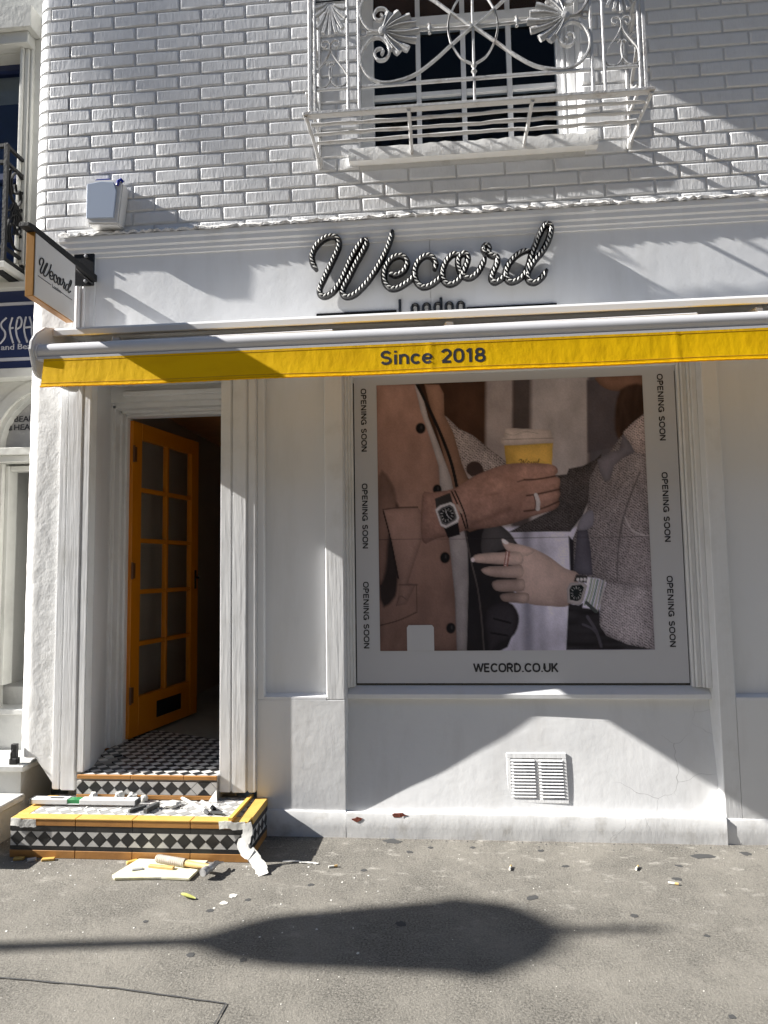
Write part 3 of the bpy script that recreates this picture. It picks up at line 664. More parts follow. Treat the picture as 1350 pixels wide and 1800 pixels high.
# ---------------------------------------------------------------- rope lettering and the line under it
cord = thing('rope_lettering', 'black and white twisted rope lettering reading Wecord above the awning', 'sign', (0, -.01, 3.05))
body = MB(); strands = MB(); rw = random.Random(9)
for P in CORD_PATHS:
    Q = cat_rom(P, 6); 
    d = [0]
    for a, b in zip(Q[:-1], Q[1:]): d.append(d[-1]+math.hypot(a[0]-b[0], a[1]-b[1]))
    n = int(d[-1]/.006); ts = np.linspace(0, d[-1], n); X = np.interp(ts, d, [q[0] for q in Q]); Z = np.interp(ts, d, [q[1] for q in Q])
    RR = .0185
    rad = [RR*(min(1, .62+i*.08), ) [0] if i < 6 else RR*(min(1, .62+(n-1-i)*.08)) for i in range(n)]
    # stadium-like section: face at y -.056, back at the fascia
    body.tube([(x, -.034, z) for x, z in zip(X, Z)], [(r, .024) for r in rad], 10, flat=(0, 1, 0))
    # white strands: slanted lozenges laid on the front of the cord
    step = .0232; k = int(d[-1]/step)
    for i in range(k):
        s0 = (i+.5)*step; x, z = np.interp(s0, ts, X), np.interp(s0, ts, Z)
        x2, z2 = np.interp(min(s0+.004, d[-1]), ts, X), np.interp(min(s0+.004, d[-1]), ts, Z); x1, z1 = np.interp(max(s0-.004, 0), ts, X), np.interp(max(s0-.004, 0), ts, Z)
        t = Vector((x2-x1, 0, z2-z1)).normalized(); nn = Vector((-t.z, 0, t.x))
        if t.length < .5: continue
        a = t*.82+nn*.62; a.normalize(); bn = Vector((-a.z, 0, a.x))
        L_, W_ = .0135, .0043*rw.uniform(.85, 1.1); c = Vector((x, 0, z))
        pts = []
        for q in range(7):
            u = -1+2*q/6; wd = W_*(1-abs(u)**2.2); cc = c+a*(u*L_)
            off = (cc-c).dot(nn)/RR; yy = -.034-.024*math.sqrt(max(0, 1-min(1, off*off)))-.0022
            pts.append((cc+bn*wd+Vector((0, yy, 0)), cc-bn*wd+Vector((0, yy, 0)), cc+Vector((0, yy-.003, 0))))
        vv = [p for tr in pts for p in tr]
        strands.add(vv, [(3*q, 3*q+2, 3*q+5, 3*q+3) for q in range(6)]+[(3*q+2, 3*q+1, 3*q+4, 3*q+5) for q in range(6)])
body.build('cord', 'black', cord, smooth=True); strands.build('cord_strand', 'cordwhite', cord, smooth=True, kind='stuff')
under = thing('london_lettering', 'slim black London lettering between two black lines, half hidden behind the awning hood', 'sign', (-.03, -.005, 2.79))
MB().box(-.677, -.232, -.014, -.0005, 2.792, 2.806).build('line', 'black', under); MB().box(.152, .634, -.014, -.0005, 2.788, 2.802).build('line', 'black', under)
def letter(P, nm='letter'):
    MB().tube([(x, -.012, z) for x, z in P], [(.0085, .011)]*len(P), 8, flat=(0, 1, 0)).build(nm, 'black', under, smooth=True)
def arch(x, w_, zb, zt): return [(x, zb)]+[(x, zt-w_/2)]+[(x+w_/2-w_/2*math.cos(a), zt-w_/2+w_/2*math.sin(a)) for a in [math.pi*i/8 for i in range(1, 8)]]+[(x+w_, zt-w_/2), (x+w_, zb)]
def ringo(x, w_, zb, zt): 
    A_ = arch(x, w_, zb+w_/2, zt); B_ = [(x+w_/2+w_/2*math.cos(a), zb+w_/2-w_/2*math.sin(a)) for a in [math.pi*i/8 for i in range(9)]]; return A_+B_[1:]
zb, zx, zt = 2.732, 2.832, 2.862
letter([(-.212, zt), (-.212, zb), (-.168, zb)]); letter(ringo(-.146, .036, zb, zx)); letter(arch(-.084, .036, zb, zx))
letter(ringo(-.022, .036, zb, zx)); letter([(.014, zt), (.014, zb)]); letter(ringo(.040, .036, zb, zx)); letter(arch(.102, .036, zb, zx))

# ---------------------------------------------------------------- awning
aw = thing('awning', 'retracted yellow awning with grey front bar and yellow valance over the shopfront', 'awning', (.3, -.2, 2.5))
AX0, AX1 = -2.035, 2.75
MB().prism([(.0, 2.722), (-.10, 2.716), (-.22, 2.702), (-.292, 2.685), (-.302, 2.672), (-.302, 2.642), (-.290, 2.640), (-.288, 2.668), (-.21, 2.688), (-.10, 2.702), (.0, 2.708)], AX0, AX1, 'x').build('hood', 'alu_white', aw, bevel=.002)
MB().tube([(AX0-.005, -.418, 2.515), (AX1, -.418, 2.515)], .040, 20).build('front_bar', 'alu', aw, smooth=True)
MB().box(AX0+.01, AX1, -.452, -.385, 2.467, 2.480).build('front_bar_lip', 'alu', aw)
MB().tube([(AX0+.03, -.15, 2.60), (AX1, -.15, 2.60)], .042, 16).build('fabric_roll', 'fabric_dark', aw, smooth=True)
MB().add([(AX0+.04, -.165, 2.642), (AX1, -.165, 2.642), (AX1, -.40, 2.548), (AX0+.04, -.40, 2.548), (AX0+.04, -.165, 2.646), (AX1, -.165, 2.646), (AX1, -.40, 2.552), (AX0+.04, -.40, 2.552)], [(0, 1, 2, 3), (7, 6, 5, 4), (0, 4, 5, 1), (2, 6, 7, 3), (0, 3, 7, 4), (1, 5, 6, 2)]).build('canopy_fabric', 'awning', aw)
MB().box(AX0, AX1, -.06, -.001, 2.53, 2.60).build('back_rail', 'alu', aw)
for x0, x1 in ((-1.75, -.55), (.0, 1.22), (1.5, 2.5)):
    MB().obox(((x0+x1)/2, -.26, 2.585), (x1-x0, .02, 0), (x1-x0)/2, (0, 1, 0), .018, (0, 0, 1), .022).build('folding_arm', 'alu', aw, bevel=.005)
    MB().obox(((x0+x1)/2+.02, -.325, 2.575), (x1-x0, -.02, 0), (x1-x0)/2, (0, 1, 0), .015, (0, 0, 1), .018).build('folding_arm', 'alu', aw, bevel=.005)
    MB().obox((x0+.02, -.17, 2.60), (.3, -1, 0), .12, (1, .3, 0), .022, (0, 0, 1), .03).build('arm_bracket', 'alu', aw, bevel=.006)
ep = [(-.02, 2.728), (-.20, 2.716), (-.36, 2.668), (-.44, 2.608), (-.472, 2.56), (-.478, 2.515), (-.466, 2.475), (-.4515, 2.44), (-.438, 2.405), (-.415, 2.388), (-.385, 2.388), (-.34, 2.39), (-.22, 2.392), (-.10, 2.395), (-.03, 2.41), (-.02, 2.52)]
MB().prism(ep, AX0-.022, AX0-.001, 'x').build('end_plate', 'alu_white', aw, bevel=.006, seg=2)
MB().lathe([(.002, 0), (.046, 0), (.046, .012), (.041, .014), (.002, .014)], (AX0-.0005, -.418, 2.515), 20, 'x').build('bar_collar', 'alu', aw, smooth=True)
MB().lathe([(.002, 0), (.056, 0), (.056, .01), (.002, .01)], (AX0-.0005, -.15, 2.60), 16, 'x').build('roll_cap', 'alu', aw, smooth=True)
# valance: rippled cloth with a thick stitched hem and two seams
rv_ = np.random.RandomState(3); nx, nz = 420, 12; v = []
xs = np.linspace(-1.988, AX1, nx)
lw = [(rv_.uniform(.3, 1), f, rv_.uniform(0, 6.3)) for f in (1.7, 3.1, 5.3, 8.9, 14.2)]; hw_ = [(rv_.uniform(.4, 1), f, rv_.uniform(0, 6.3)) for f in (27, 41, 58, 83)]
def val_y(x, t):
    seam = sum(math.exp(-((x-s)/.012)**2) for s in (-.043, 1.095))
    lo = sum(a*math.sin(x*f+p) for a, f, p in lw)*.0007; pk = max(0, sum(a*math.sin(x*f+p) for a, f, p in hw_))*.0009
    gate = .5+.5*math.sin(x*2.3+.4)
    return -.4525-.020*t**1.3-lo*(.3+t)+pk*gate*math.exp(-((t-.86)/.09)**2)-seam*.002*(1+.5*math.sin(t*40))
for x in xs:
    for k in range(nz+1):
        t = k/nz; v.append((x, val_y(x, t), 2.468-.149*t+.0018*math.sin(x*6+.6)*t))
m = MB(); m.add(v, [(i*(nz+1)+k, i*(nz+1)+k+1, (i+1)*(nz+1)+k+1, (i+1)*(nz+1)+k) for i in range(nx-1) for k in range(nz)])
val = m.build('valance', 'awning', aw, smooth=True)
for tt in (.885, .075): MB().tube([(x, val_y(x, tt)-.0004, 2.468-.149*tt+.0018*math.sin(x*6+.6)*tt) for x in xs], .0011, 4).build('stitching', 'stitch', val)
P = [(x, val_y(x, 1)-.0025, 2.318+.0018*math.sin(x*6+.6)+.0006*math.sin(x*160)) for x in xs]
MB().tube(P, .0046, 6).build('hem', 'awning', val, smooth=True)
stroke_text('lettering', 'Since 2018', .500, .070, (-.285, -.47, 2.364), (1, 0, -.010), (0, 0, 1), 'ink', aw, .185, .0008, .13, conform=lambda b: Vector((b.x, val_y(b.x, (2.468-b.z)/.149), b.z)))

# ---------------------------------------------------------------- hanging sign
hs = thing('hanging_sign', 'white square projecting sign with brass edges hanging from a black bracket at the shop corner', 'sign', (-2.1, -.2, 3.0))
def yz(t, w_): return (-.247-.365*t, 2.730+.322*w_)
Q = [yz(0, 0), yz(1, 0), yz(1, 1), yz(0, 1)]
MB().prism(Q, -1.995, -1.953, 'x').build('sign_case', 'gold', hs, bevel=.002)
fq = [yz(.008, .012), yz(.985, .012), yz(.985, .985), yz(.008, .985)]
MB().prism(fq, -1.9528, -1.948, 'x').build('sign_face', 'signface', hs, bevel=.001)
MB().prism([(-.014, 3.054), (-.665, 3.054), (-.665, 3.074), (-.61, 3.084), (-.014, 3.094)], -2.000, -1.950, 'x').build('bracket_arm', 'iron_black', hs, bevel=.002)
MB().box(-2.095, -1.9695, -.0135, -.006, 3.035, 3.236).build('wall_plate', 'black', hs, bevel=.004)
MB().prism([(-.014, 3.04), (-.014, 3.0535), (-.20, 3.0535)], -1.980, -1.970, 'x').build('gusset', 'black', hs)
for x, z in ((-2.018, 3.21), (-2.018, 3.062)): MB().lathe([(.001, -.012), (.009, -.011), (.010, 0), (.010, .006), (.001, .006)], (x, -.0145, z), 10, 'y').build('bolt', 'steel', hs, smooth=True)
def onface(x, z): t = 1-((x+.694)/1.33*.80+.10); (y, zz) = yz(t, .42+(z-2.892)*.24/.334); return (-1.9468, y, zz)
for P in CORD_PATHS:
    Q2 = cat_rom(P, 4); MB().tube([onface(x, z) for x, z in Q2], .0040, 5).build('lettering', 'black', hs)
for a, b in ((.92, .62), (.36, .08)):
    y0_, z0_ = yz(a, .35); y1_, z1_ = yz(b, .35); MB().tube([(-1.9472, y0_, z0_), (-1.9472, y1_, z1_)], .002, 5).build('line', 'ink', hs)
y0_, z0_ = yz(.585, .325); text_mesh('lettering', 'London', .078, .020, (-1.9476, y0_, z0_), (0, 1, 0), (0, 0, 1), 'ink', hs, .001)

# ---------------------------------------------------------------- alarm box, cable
al = thing('alarm_box', 'white and grey-blue alarm box on the brick wall above the cornice', 'alarm', (-1.88, -.03, 3.37))
body_ = [(-1.985, 3.372), (-1.800, 3.360), (-1.776, 3.60), (-1.80, 3.628), (-1.98, 3.632), (-2.0, 3.61)]
MB().prism(body_, -.078, .003).build('case', 'alu_white', al, bevel=.008, seg=2)
MB().prism([(-1.985, 3.398), (-1.822, 3.392), (-1.808, 3.55), (-1.825, 3.606), (-1.90, 3.615), (-1.985, 3.604)], -.088, -.0785).build('front_panel', 'alarmblue', al, bevel=.004)
MB().prism([(-1.95, 3.633), (-1.85, 3.631), (-1.86, 3.640), (-1.94, 3.641)], -.068, -.02).build('beacon', 'blue', al, bevel=.002)
MB().tube([(-1.806, -.082, 3.585), (-1.800, -.082, 3.61), (-1.787, -.078, 3.622), (-1.778, -.068, 3.61)], .009, 8).build('lens', 'blue', al, smooth=True)
cb = MB(); rr = random.Random(6)
cb.tube(cat_rom([(-2.05, -.02, 2.735), (-2.03, -.05, 2.748), (-1.99, -.06, 2.742), (-1.96, -.05, 2.73), (-1.99, -.035, 2.735), (-2.03, -.03, 2.755), (-1.97, -.03, 2.76), (-1.95, -.02, 2.73)], 5), .008, 6)
tag(cb.build('cable', 'black', smooth=True), 'short black cable coiled on top of the awning hood below the sign bracket', 'cable')
# ---------------------------------------------------------------- window poster
def paint_print(NX=300, NZ=300):
    rs = np.random.RandomState(5)
    u, t = np.meshgrid((np.arange(NX)+.5)/NX, (np.arange(NZ)+.5)/NZ, indexing='ij')
    A, B, C_, D = (662, 678.5), (1128, 659), (1151, 1142), (672, 1143)       # corners of the artwork canvas: top left, top right, bottom right, bottom left
    bl = lambda k: (1-u)*(1-t)*A[k]+u*(1-t)*B[k]+u*t*C_[k]+(1-u)*t*D[k]
    X, Y = bl(0), bl(1)
    img = np.zeros((NX, NZ, 3))
    def vn(sc, oct_=3, ax=(1, 1)):
        out = np.zeros_like(X); amp = 1; tot = 0
        for o in range(oct_):
            g = rs.rand(90, 90); a = (X-640)/sc*ax[0]*2**o; b = (Y-640)/sc*ax[1]*2**o
            i, j = np.floor(a).astype(int), np.floor(b).astype(int); fa, fb = a-i, b-j; fa = fa*fa*(3-2*fa); fb = fb*fb*(3-2*fb)
            G = lambda p, q: g[p % 90, q % 90]
            out += amp*((G(i, j)*(1-fa)+G(i+1, j)*fa)*(1-fb)+(G(i, j+1)*(1-fa)+G(i+1, j+1)*fa)*fb); tot += amp; amp *= .5
        return out/tot
    def sd(P, closed=True):
        P = np.array(P); n = len(P); dmin = np.full(X.shape, 1e9); ins = np.zeros(X.shape, bool)
        for k in range(n if closed else n-1):
            a, b = P[k], P[(k+1) % n]; e = b-a; L2 = max(e@e, 1e-9)
            px, py = X-a[0], Y-a[1]; h = np.clip((px*e[0]+py*e[1])/L2, 0, 1)
            dmin = np.minimum(dmin, (px-h*e[0])**2+(py-h*e[1])**2)
            if closed:
                c = (a[1] > Y) != (b[1] > Y)
                with np.errstate(divide='ignore', invalid='ignore'): xi = (b[0]-a[0])*(Y-a[1])/(b[1]-a[1])+a[0]
                ins ^= c & (X < xi)
        d = np.sqrt(dmin); return np.where(ins, d, -d) if closed else d
    def blend(mask, col):
        nonlocal img
        img = img*(1-mask[..., None])+np.asarray(col)*mask[..., None] if np.ndim(col) == 1 else img*(1-mask[..., None])+col*mask[..., None]
    def fill(P, col, soft=1.2, smooth=4, edge=0., ew=8., grad=None, tex=None):
        if smooth: P = cat_rom(P, smooth, True)
        d = sd(P); mask = np.clip(d/soft+.5, 0, 1)
        c = np.ones(X.shape+(3,))*np.asarray(col)
        if edge: c = c*(1-edge*np.exp(-np.maximum(d, 0)/ew))[..., None]
        if grad: (gx, gy, lo, hi, a, b) = grad; q = np.clip(((X*gx+Y*gy)-lo)/(hi-lo), 0, 1); c = c*(a+(b-a)*q)[..., None]
        if tex is not None: c = c*tex[..., None]
        blend(mask, c); return d
    def line(P, w_, col, soft=1., smooth=4, alpha=1.):
        if smooth: P = cat_rom(P, smooth)
        d = sd(P, False); blend(np.clip((w_/2-d)/soft+.5, 0, 1)*alpha, col)
    def blob(cx, cy, rx, ry, col, alpha=1., soft=.25): 
        q = np.sqrt(((X-cx)/rx)**2+((Y-cy)/ry)**2); blend(np.clip((1-q)/soft+.5, 0, 1)*alpha, col)
    o1 = lambda L: [(760+a/3.375, 720+b/3.375) for a, b in L]                  # tracing scales of the two hands and of the coat
    o2 = lambda L: [(655+a/3.6, 660+b/3.6) for a, b in L]
    o3 = lambda L: [(590+a/2.077, 640+b/2.077) for a, b in L]
    n1, n2, n3 = vn(60), vn(9), vn(3, 2)
    # background: dim cafe, pale pillars
    img[:] = (.055, .028, .016)
    img *= (.6+.9*n1)[..., None]
    for x0, x1, c, s in ((858, 906, (.25, .22, .205), 7), (906, 937, (.075, .062, .058), 8), (937, 1037, (.28, .26, .25), 9), (1037, 1090, (.095, .088, .095), 10)):
        m_ = np.clip((X-x0)/s+.5, 0, 1)*np.clip((x1-X)/s+.5, 0, 1); blend(m_, c)
    m_ = np.clip((Y-930)/6+.5, 0, 1)*np.clip((X-880)/8+.5, 0, 1); blend(m_, (.42, .41, .46))
    for x0, w_, a in ((930, 13, .75), (955, 10, .35), (908, 8, .25)): blend(m_*np.exp(-((X-x0-(Y-950)*.02)/w_)**2)*a, (.10, .10, .125))
    m_ = np.clip((Y-1060)/70, 0, 1)*np.clip((X-880)/8+.5, 0, 1)*.35; blend(m_, (.16, .155, .17))
    # far arm in speckled knit behind the man's lapel
    dots = np.sin(X*1.15+2*n2)*np.sin(Y*1.25+X*.2+2*n1)
    knit = np.where(dots+.9*(n3-.5) > .50, .30, 1.12)*(.66+.62*n3)
    fill(o2([(450, 250), (560, 345), (650, 390), (760, 480), (860, 560), (860, 640), (730, 640), (660, 680), (560, 620), (540, 480)]), (.27, .235, .215), 1.5, 3, .35, 6, tex=knit)
    fill(o2([(610, 585), (650, 555), (700, 570), (720, 630), (660, 650), (620, 640)]), (.06, .04, .035), 2, 3)
    line(o2([(590, 560), (590, 610), (640, 660), (680, 680)]), 5, (.26, .22, .2))
    # black scarf shade and dark jacket inside the coat
    fill(o3([(500, 560), (620, 600), (690, 680), (700, 760), (640, 880), (680, 930), (640, 1030), (600, 1050), (470, 1050), (470, 700)]), (.022, .02, .022), 2, 0)
    fill(o3([(560, 900), (640, 870), (680, 920), (665, 985), (610, 1020), (570, 1040)]), (.045, .04, .045), 3, 3, .5, 9)
    line(o3([(590, 930), (650, 945)]), 3, (.015, .014, .016)); line(o3([(580, 980), (640, 990)]), 3, (.015, .014, .016))
    fill(o3([(555, 600), (625, 605), (665, 660), (600, 690), (545, 700)]), (.075, .07, .07), 2, 3, .3, 8)
    # coat right flap
    fill(o3([(330, 76), (385, 78), (402, 110), (405, 190), (440, 260), (470, 370), (500, 440), (560, 600), (500, 620), (470, 600), (440, 480), (400, 330), (360, 190)]), (.215, .13, .085), 1.4, 0, .35, 5, grad=(0, 1, 680, 900, 1.2, .75))
    # coat body
    coat = fill(o3([(150, 78), (300, 76), (325, 150), (355, 260), (385, 370), (392, 470), (420, 600), (445, 800), (462, 1048), (165, 1048)]), (.225, .14, .105), 1.4, 0, .25, 7, grad=(0, 1, 690, 1140, 1.25, .62), tex=.9+.2*n1)
    fill(o3([(165, 500), (235, 520), (240, 620), (235, 800), (220, 860), (170, 860)]), (.03, .022, .02), 5, 3)
    fill(o3([(160, 420), (210, 440), (230, 530), (200, 640), (190, 760), (165, 780)]), (.16, .10, .075), 6, 3, .3, 8)
    # pale lining strip and black edge
    fill(o3([(293, 77), (320, 105), (345, 200), (385, 300), (430, 420), (460, 560), (492, 640), (497, 800), (492, 1048), (455, 1048), (448, 860), (425, 650), (390, 470), (385, 380), (350, 270), (318, 180)]), (.30, .275, .26), 1.2, 0, .35, 4, grad=(0, 1, 690, 1140, 1.1, .62))
    line(o3([(303, 77), (345, 160), (395, 270), (435, 380), (465, 520)]), 5.5, (.016, .014, .014)); line(o3([(480, 600), (505, 720), (530, 820), (545, 930), (555, 1048)]), 3, (.07, .06, .055))
    for (cx, cy, r) in ((317, 240, 19), (380, 465, 17), (410, 712, 19), (433, 963, 18)):
        x, y = o3([(cx, cy)])[0]; blob(x, y, r/2.2, r*1.12/2.2, (.014, .013, .014)); blob(x+1.5, y-1.5, 2, 3.4, (.05, .045, .045), .7, .6)
    # woman on the right: knit cardigan, shirt, hair
    fill(o3([(920, 60), (1040, 45), (1122, 40), (1130, 190), (1060, 260), (1020, 310), (925, 330)]), (.085, .075, .08), 4, 0)
    fill(o3([(955, 40), (1122, 38), (1118, 85), (1050, 100), (985, 90)]), (.20, .115, .075), 3, 3, .4, 10)
    fill(o3([(1040, 95), (1122, 80), (1128, 180), (1075, 235), (1035, 280), (1020, 210)]), (.055, .032, .022), 5, 3, tex=.6+.8*vn(7, 2, (1, .2)))
    slv = np.where(dots+.9*(n3-.5) > .45, .35, 1.)*(.65+.7*n3)
    fill(o1([(755, 400), (808, 395), (820, 362), (900, 345), (970, 310), (1010, 270), (970, 470), (900, 640), (830, 735), (660, 735), (470, 738), (560, 690), (740, 600)]), (.085, .075, .072), 1.4, 0, .3, 7, tex=slv)
    fill(o1([(1000, 300), (1060, 260), (1110, 180), (1262, 20), (1275, 300), (1285, 640), (1305, 1060), (1150, 1090), (1000, 1010), (850, 990), (835, 800), (880, 690), (930, 600), (940, 420)]), (.20, .18, .175), 1.4, 0, .3, 9, tex=knit, grad=(1, 0, 1000, 1145, .8, 1.15))
    fill(o1([(1130, 145), (1180, 90), (1255, 30), (1262, 275), (1205, 265), (1170, 200)]), (.33, .28, .26), 1.4, 0, .3, 6, tex=knit)
    fill(o1([(985, 310), (1060, 262), (1110, 250), (1130, 160), (1170, 205), (1200, 262), (1130, 300), (1080, 345), (1060, 430), (1025, 440), (1000, 380)]), (.16, .15, .165), 1.4, 0, .35, 6)
    fill(o1([(900, 640), (960, 610), (960, 700), (900, 730), (870, 710)]), (.19, .185, .21), 1.4, 3, .3, 5)
    fill(o1([(870, 730), (930, 725), (950, 850), (960, 990), (880, 985), (850, 960)]), (.105, .10, .12), 1.6, 0, .4, 7)
    fill(o1([(820, 760), (850, 790), (850, 970), (830, 975)]), (.03, .028, .034), 2, 0)
    line(o1([(1140, 640), (1180, 720), (1230, 750), (1290, 765)]), 2.5, (.30, .28, .27)); line(o1([(1100, 1020), (1110, 800), (1150, 600), (1230, 380)]), 2.5, (.07, .065, .065), 2, alpha=.7)
    fill(o1([(820, 1170), (1000, 1190), (1010, 1280), (1100, 1360), (1310, 1420), (808, 1422)]), (.03, .028, .03), 2, 0, tex=.6+.8*vn(6, 1, (.15, 1)))
    line(o1([(930, 1230), (980, 1310), (1010, 1400)]), 5, (.075, .07, .08)); line(o1([(905, 1275), (960, 1300), (985, 1330)]), 4, (.07, .066, .075))
    fill(o1([(1040, 1028), (1180, 1040), (1300, 1062), (1318, 1422), (1160, 1390), (1040, 1340), (1000, 1280), (1005, 1150)]), (.30, .275, .27), 1.4, 0, .4, 9, tex=knit)
    # coffee cup
    fill(o1([(440, 222), (727, 208), (722, 345), (455, 355)]), (.52, .34, .045), 1, 0, .35, 9, grad=(1, 0, 890, 975, .85, 1.05))
    fill(o1([(420, 205), (424, 180), (440, 172), (446, 124), (470, 118), (560, 122), (715, 128), (724, 180), (735, 190), (733, 206), (440, 224)]), (.40, .35, .31), 1, 0, .3, 6)
    line(o1([(430, 190), (560, 182), (728, 178)]), 1.4, (.22, .19, .165)); line(o1([(450, 150), (500, 162), (560, 140), (640, 150)]), 1.2, (.25, .22, .19))
    wl = [[(530, 312), (545, 306), (538, 335), (556, 312), (552, 336), (575, 304)], [(575, 328), (590, 322), (580, 318), (576, 334), (592, 336), (604, 322), (598, 336), (612, 332), (618, 320), (610, 330), (622, 330), (630, 318), (634, 330), (648, 302), (640, 330)]]
    for q in wl: line(o1(q), 1.2, (.10, .06, .02), 1, 2)
    # man's forearm and fist round the cup
    skin = (.285, .17, .13); sk = .74+.30*n2+.22*n3
    fill(o2([(70, 860), (300, 845), (330, 890), (325, 1060), (240, 1320), (290, 1330), (230, 1450), (170, 1460), (185, 1330), (130, 1060)]), (.235, .15, .115), 1.4, 0, .35, 6, grad=(0, 1, 890, 1080, 1.1, .7))
    line(o2([(75, 862), (160, 850), (300, 846)]), 2, (.07, .045, .035)); line(o2([(180, 1330), (300, 1330)]), 2, (.09, .06, .05)); line(o2([(165, 1460), (190, 1400), (230, 1420)]), 1.5, (.09, .06, .05))
    line(o2([(60, 1580), (180, 1550), (295, 1500)]), 2, (.06, .04, .03)); line(o2([(295, 1330), (300, 1500)]), 1.5, (.09, .06, .045))
    line(o2([(78, 870), (130, 1060), (178, 1290)]), 2.5, (.02, .015, .014))
    fill(o1([(-45, 520), (10, 505), (150, 478), (260, 408), (380, 358), (460, 334), (560, 328), (700, 333), (748, 352), (756, 382), (740, 404), (766, 420), (770, 450), (762, 485), (772, 510), (760, 545), (766, 570), (735, 605), (600, 648), (480, 690), (330, 716), (230, 722), (150, 752), (40, 775), (-45, 790)]), skin, 1.2, 3, .42, 8, grad=(0, 1, 815, 945, 1.18, .70), tex=sk)
    for q, w_ in (([(560, 428), (640, 424), (752, 404)], 2.6), ([(575, 522), (640, 512), (768, 484)], 2.6), ([(560, 614), (660, 600), (762, 556)], 2.6), ([(560, 428), (520, 440)], 1.6)): line(o1(q), w_, (.055, .03, .024), 2.2)
    for q in ([(585, 455), (680, 442), (740, 435)], [(590, 552), (680, 540), (745, 520)], [(590, 375), (680, 365), (730, 366)], [(600, 632), (690, 606)]): line(o1(q), 5, (.30, .18, .14), 7, alpha=.45)
    for cx, cy in ((500, 500), (520, 570), (470, 420)): x, y = o1([(cx, cy)])[0]; blob(x, y, 13, 9, (.27, .155, .115), .4, 1.2)
    line(o1([(470, 600), (380, 640), (260, 690)]), 6, (.10, .055, .042), 9, alpha=.5); line(o1([(330, 520), (420, 505)]), 3, (.15, .085, .065), 6, alpha=.5)
    line(o1([(628, 518), (642, 558), (640, 602)]), 7, (.36, .34, .33), 1.2); line(o1([(616, 520), (626, 560), (624, 604)]), 1.5, (.07, .045, .04))
    # his watch and cords
    fill(o1([(30, 540), (120, 505), (140, 570), (40, 610)]), (.045, .04, .038), 1.2, 0); fill(o1([(80, 700), (170, 680), (182, 752), (110, 772)]), (.018, .016, .017), 1.2, 0)
    fill(o1([(32, 605), (60, 580), (125, 560), (150, 575), (178, 650), (170, 680), (95, 715), (65, 700)]), (.42, .41, .40), 1, 0, .25, 3)
    fill(o1([(46, 615), (70, 592), (120, 575), (142, 590), (163, 650), (155, 668), (98, 698), (72, 688)]), (.10, .10, .10), 1, 0)
    fill(o1([(55, 618), (75, 600), (118, 586), (136, 600), (152, 648), (145, 662), (100, 686), (80, 678)]), (.018, .02, .024), 1, 0)
    for a in range(12):
        th = a*math.pi/6+.25; p = [(103+r*math.cos(th)*1.0, 636+r*math.sin(th)*1.05) for r in (26, 37)]; line(o1(p), 1.1, (.34, .33, .31), 1, 0)
    line(o1([(103, 636), (118, 655)]), 1.1, (.4, .4, .4), 1, 0); line(o1([(103, 636), (95, 612)]), 1.1, (.4, .4, .4), 1, 0)
    line(o1([(130, 498), (160, 560), (190, 640), (215, 715)]), 2.6, (.02, .016, .016)); line(o1([(150, 495), (185, 570), (212, 640), (228, 715)]), 2.6, (.025, .02, .02)); line(o1([(165, 580), (190, 620)]), 4.5, (.26, .2, .16))
    # her hand reaching from the right
    sk2 = (.40, .30, .25)
    fill(o1([(500, 860), (560, 818), (650, 850), (720, 890), (800, 950), (880, 985), (860, 1090), (820, 1168), (700, 1168), (610, 1160), (545, 1135), (515, 1080), (520, 960)]), sk2, 1.2, 3, .35, 9, grad=(0, 1, 960, 1070, 1.12, .72))
    fill(o1([(428, 785), (440, 778), (475, 800), (560, 815), (620, 850), (560, 880), (500, 868), (450, 835)]), sk2, 1.2, 3, .35, 4)
    fill(o1([(428, 782), (445, 780), (470, 800), (455, 810), (436, 800)]), (.46, .42, .40), 1, 3)
    for P, f in (([(255, 888), (290, 866), (420, 856), (540, 858), (545, 925), (420, 926), (290, 916), (258, 906)], 1.), ([(310, 955), (360, 938), (470, 935), (545, 930), (550, 1000), (450, 1004), (370, 996), (325, 980)], .82), ([(372, 1040), (400, 1018), (500, 1014), (560, 1014), (560, 1078), (470, 1086), (395, 1078)], .70), ([(420, 1110), (450, 1094), (540, 1090), (590, 1100), (580, 1150), (500, 1148), (440, 1140)], .6)):
        fill(o1(P), tuple(c*f for c in sk2), 1.2, 3, .45, 5)
    fill(o1([(246, 895), (262, 886), (272, 902), (256, 914)]), (.42, .37, .36), 1, 3)
    for x in (452, 468): line(o1([(x+6, 852), (x, 890), (x-6, 935)]), 2.6, (.22, .09, .07), 1)
    for yy in range(856, 935, 11): x, y = o1([(463-(yy-856)*.15, yy)])[0]; blob(x, y, 1.3, 1.3, (.5, .4, .36), .7, .6)
    for cx, cy in ((545, 975), (555, 1040), (560, 1120), (540, 880)): x, y = o1([(cx, cy)])[0]; blob(x, y, 8, 7, (.36, .27, .22), .5, 1.2)
    line(o1([(620, 880), (720, 930), (800, 1000)]), 8, (.35, .26, .215), 9, alpha=.4)
    # her watch and bracelets
    fill(o1([(865, 985), (930, 995), (925, 1035), (850, 1025)]), (.05, .045, .045), 1, 0)
    for k in range(3): x, y = o1([(875+k*20, 1015)])[0]; blob(x, y, 2.4, 3, (.40, .39, .37), 1, .4)
    for k, c in enumerate(((.20, .24, .19), (.26, .29, .22), (.14, .2, .17), (.28, .28, .24), (.12, .16, .15))): line(o1([(955+k*17, 1010+k*4), (940+k*17, 1090), (915+k*19, 1160+k*7)]), 3.4, c)
    line(o1([(1030, 1020), (1010, 1120), (985, 1200)]), 3, (.3, .29, .27)); line(o1([(925, 1150), (980, 1200)]), 6, (.06, .07, .065))
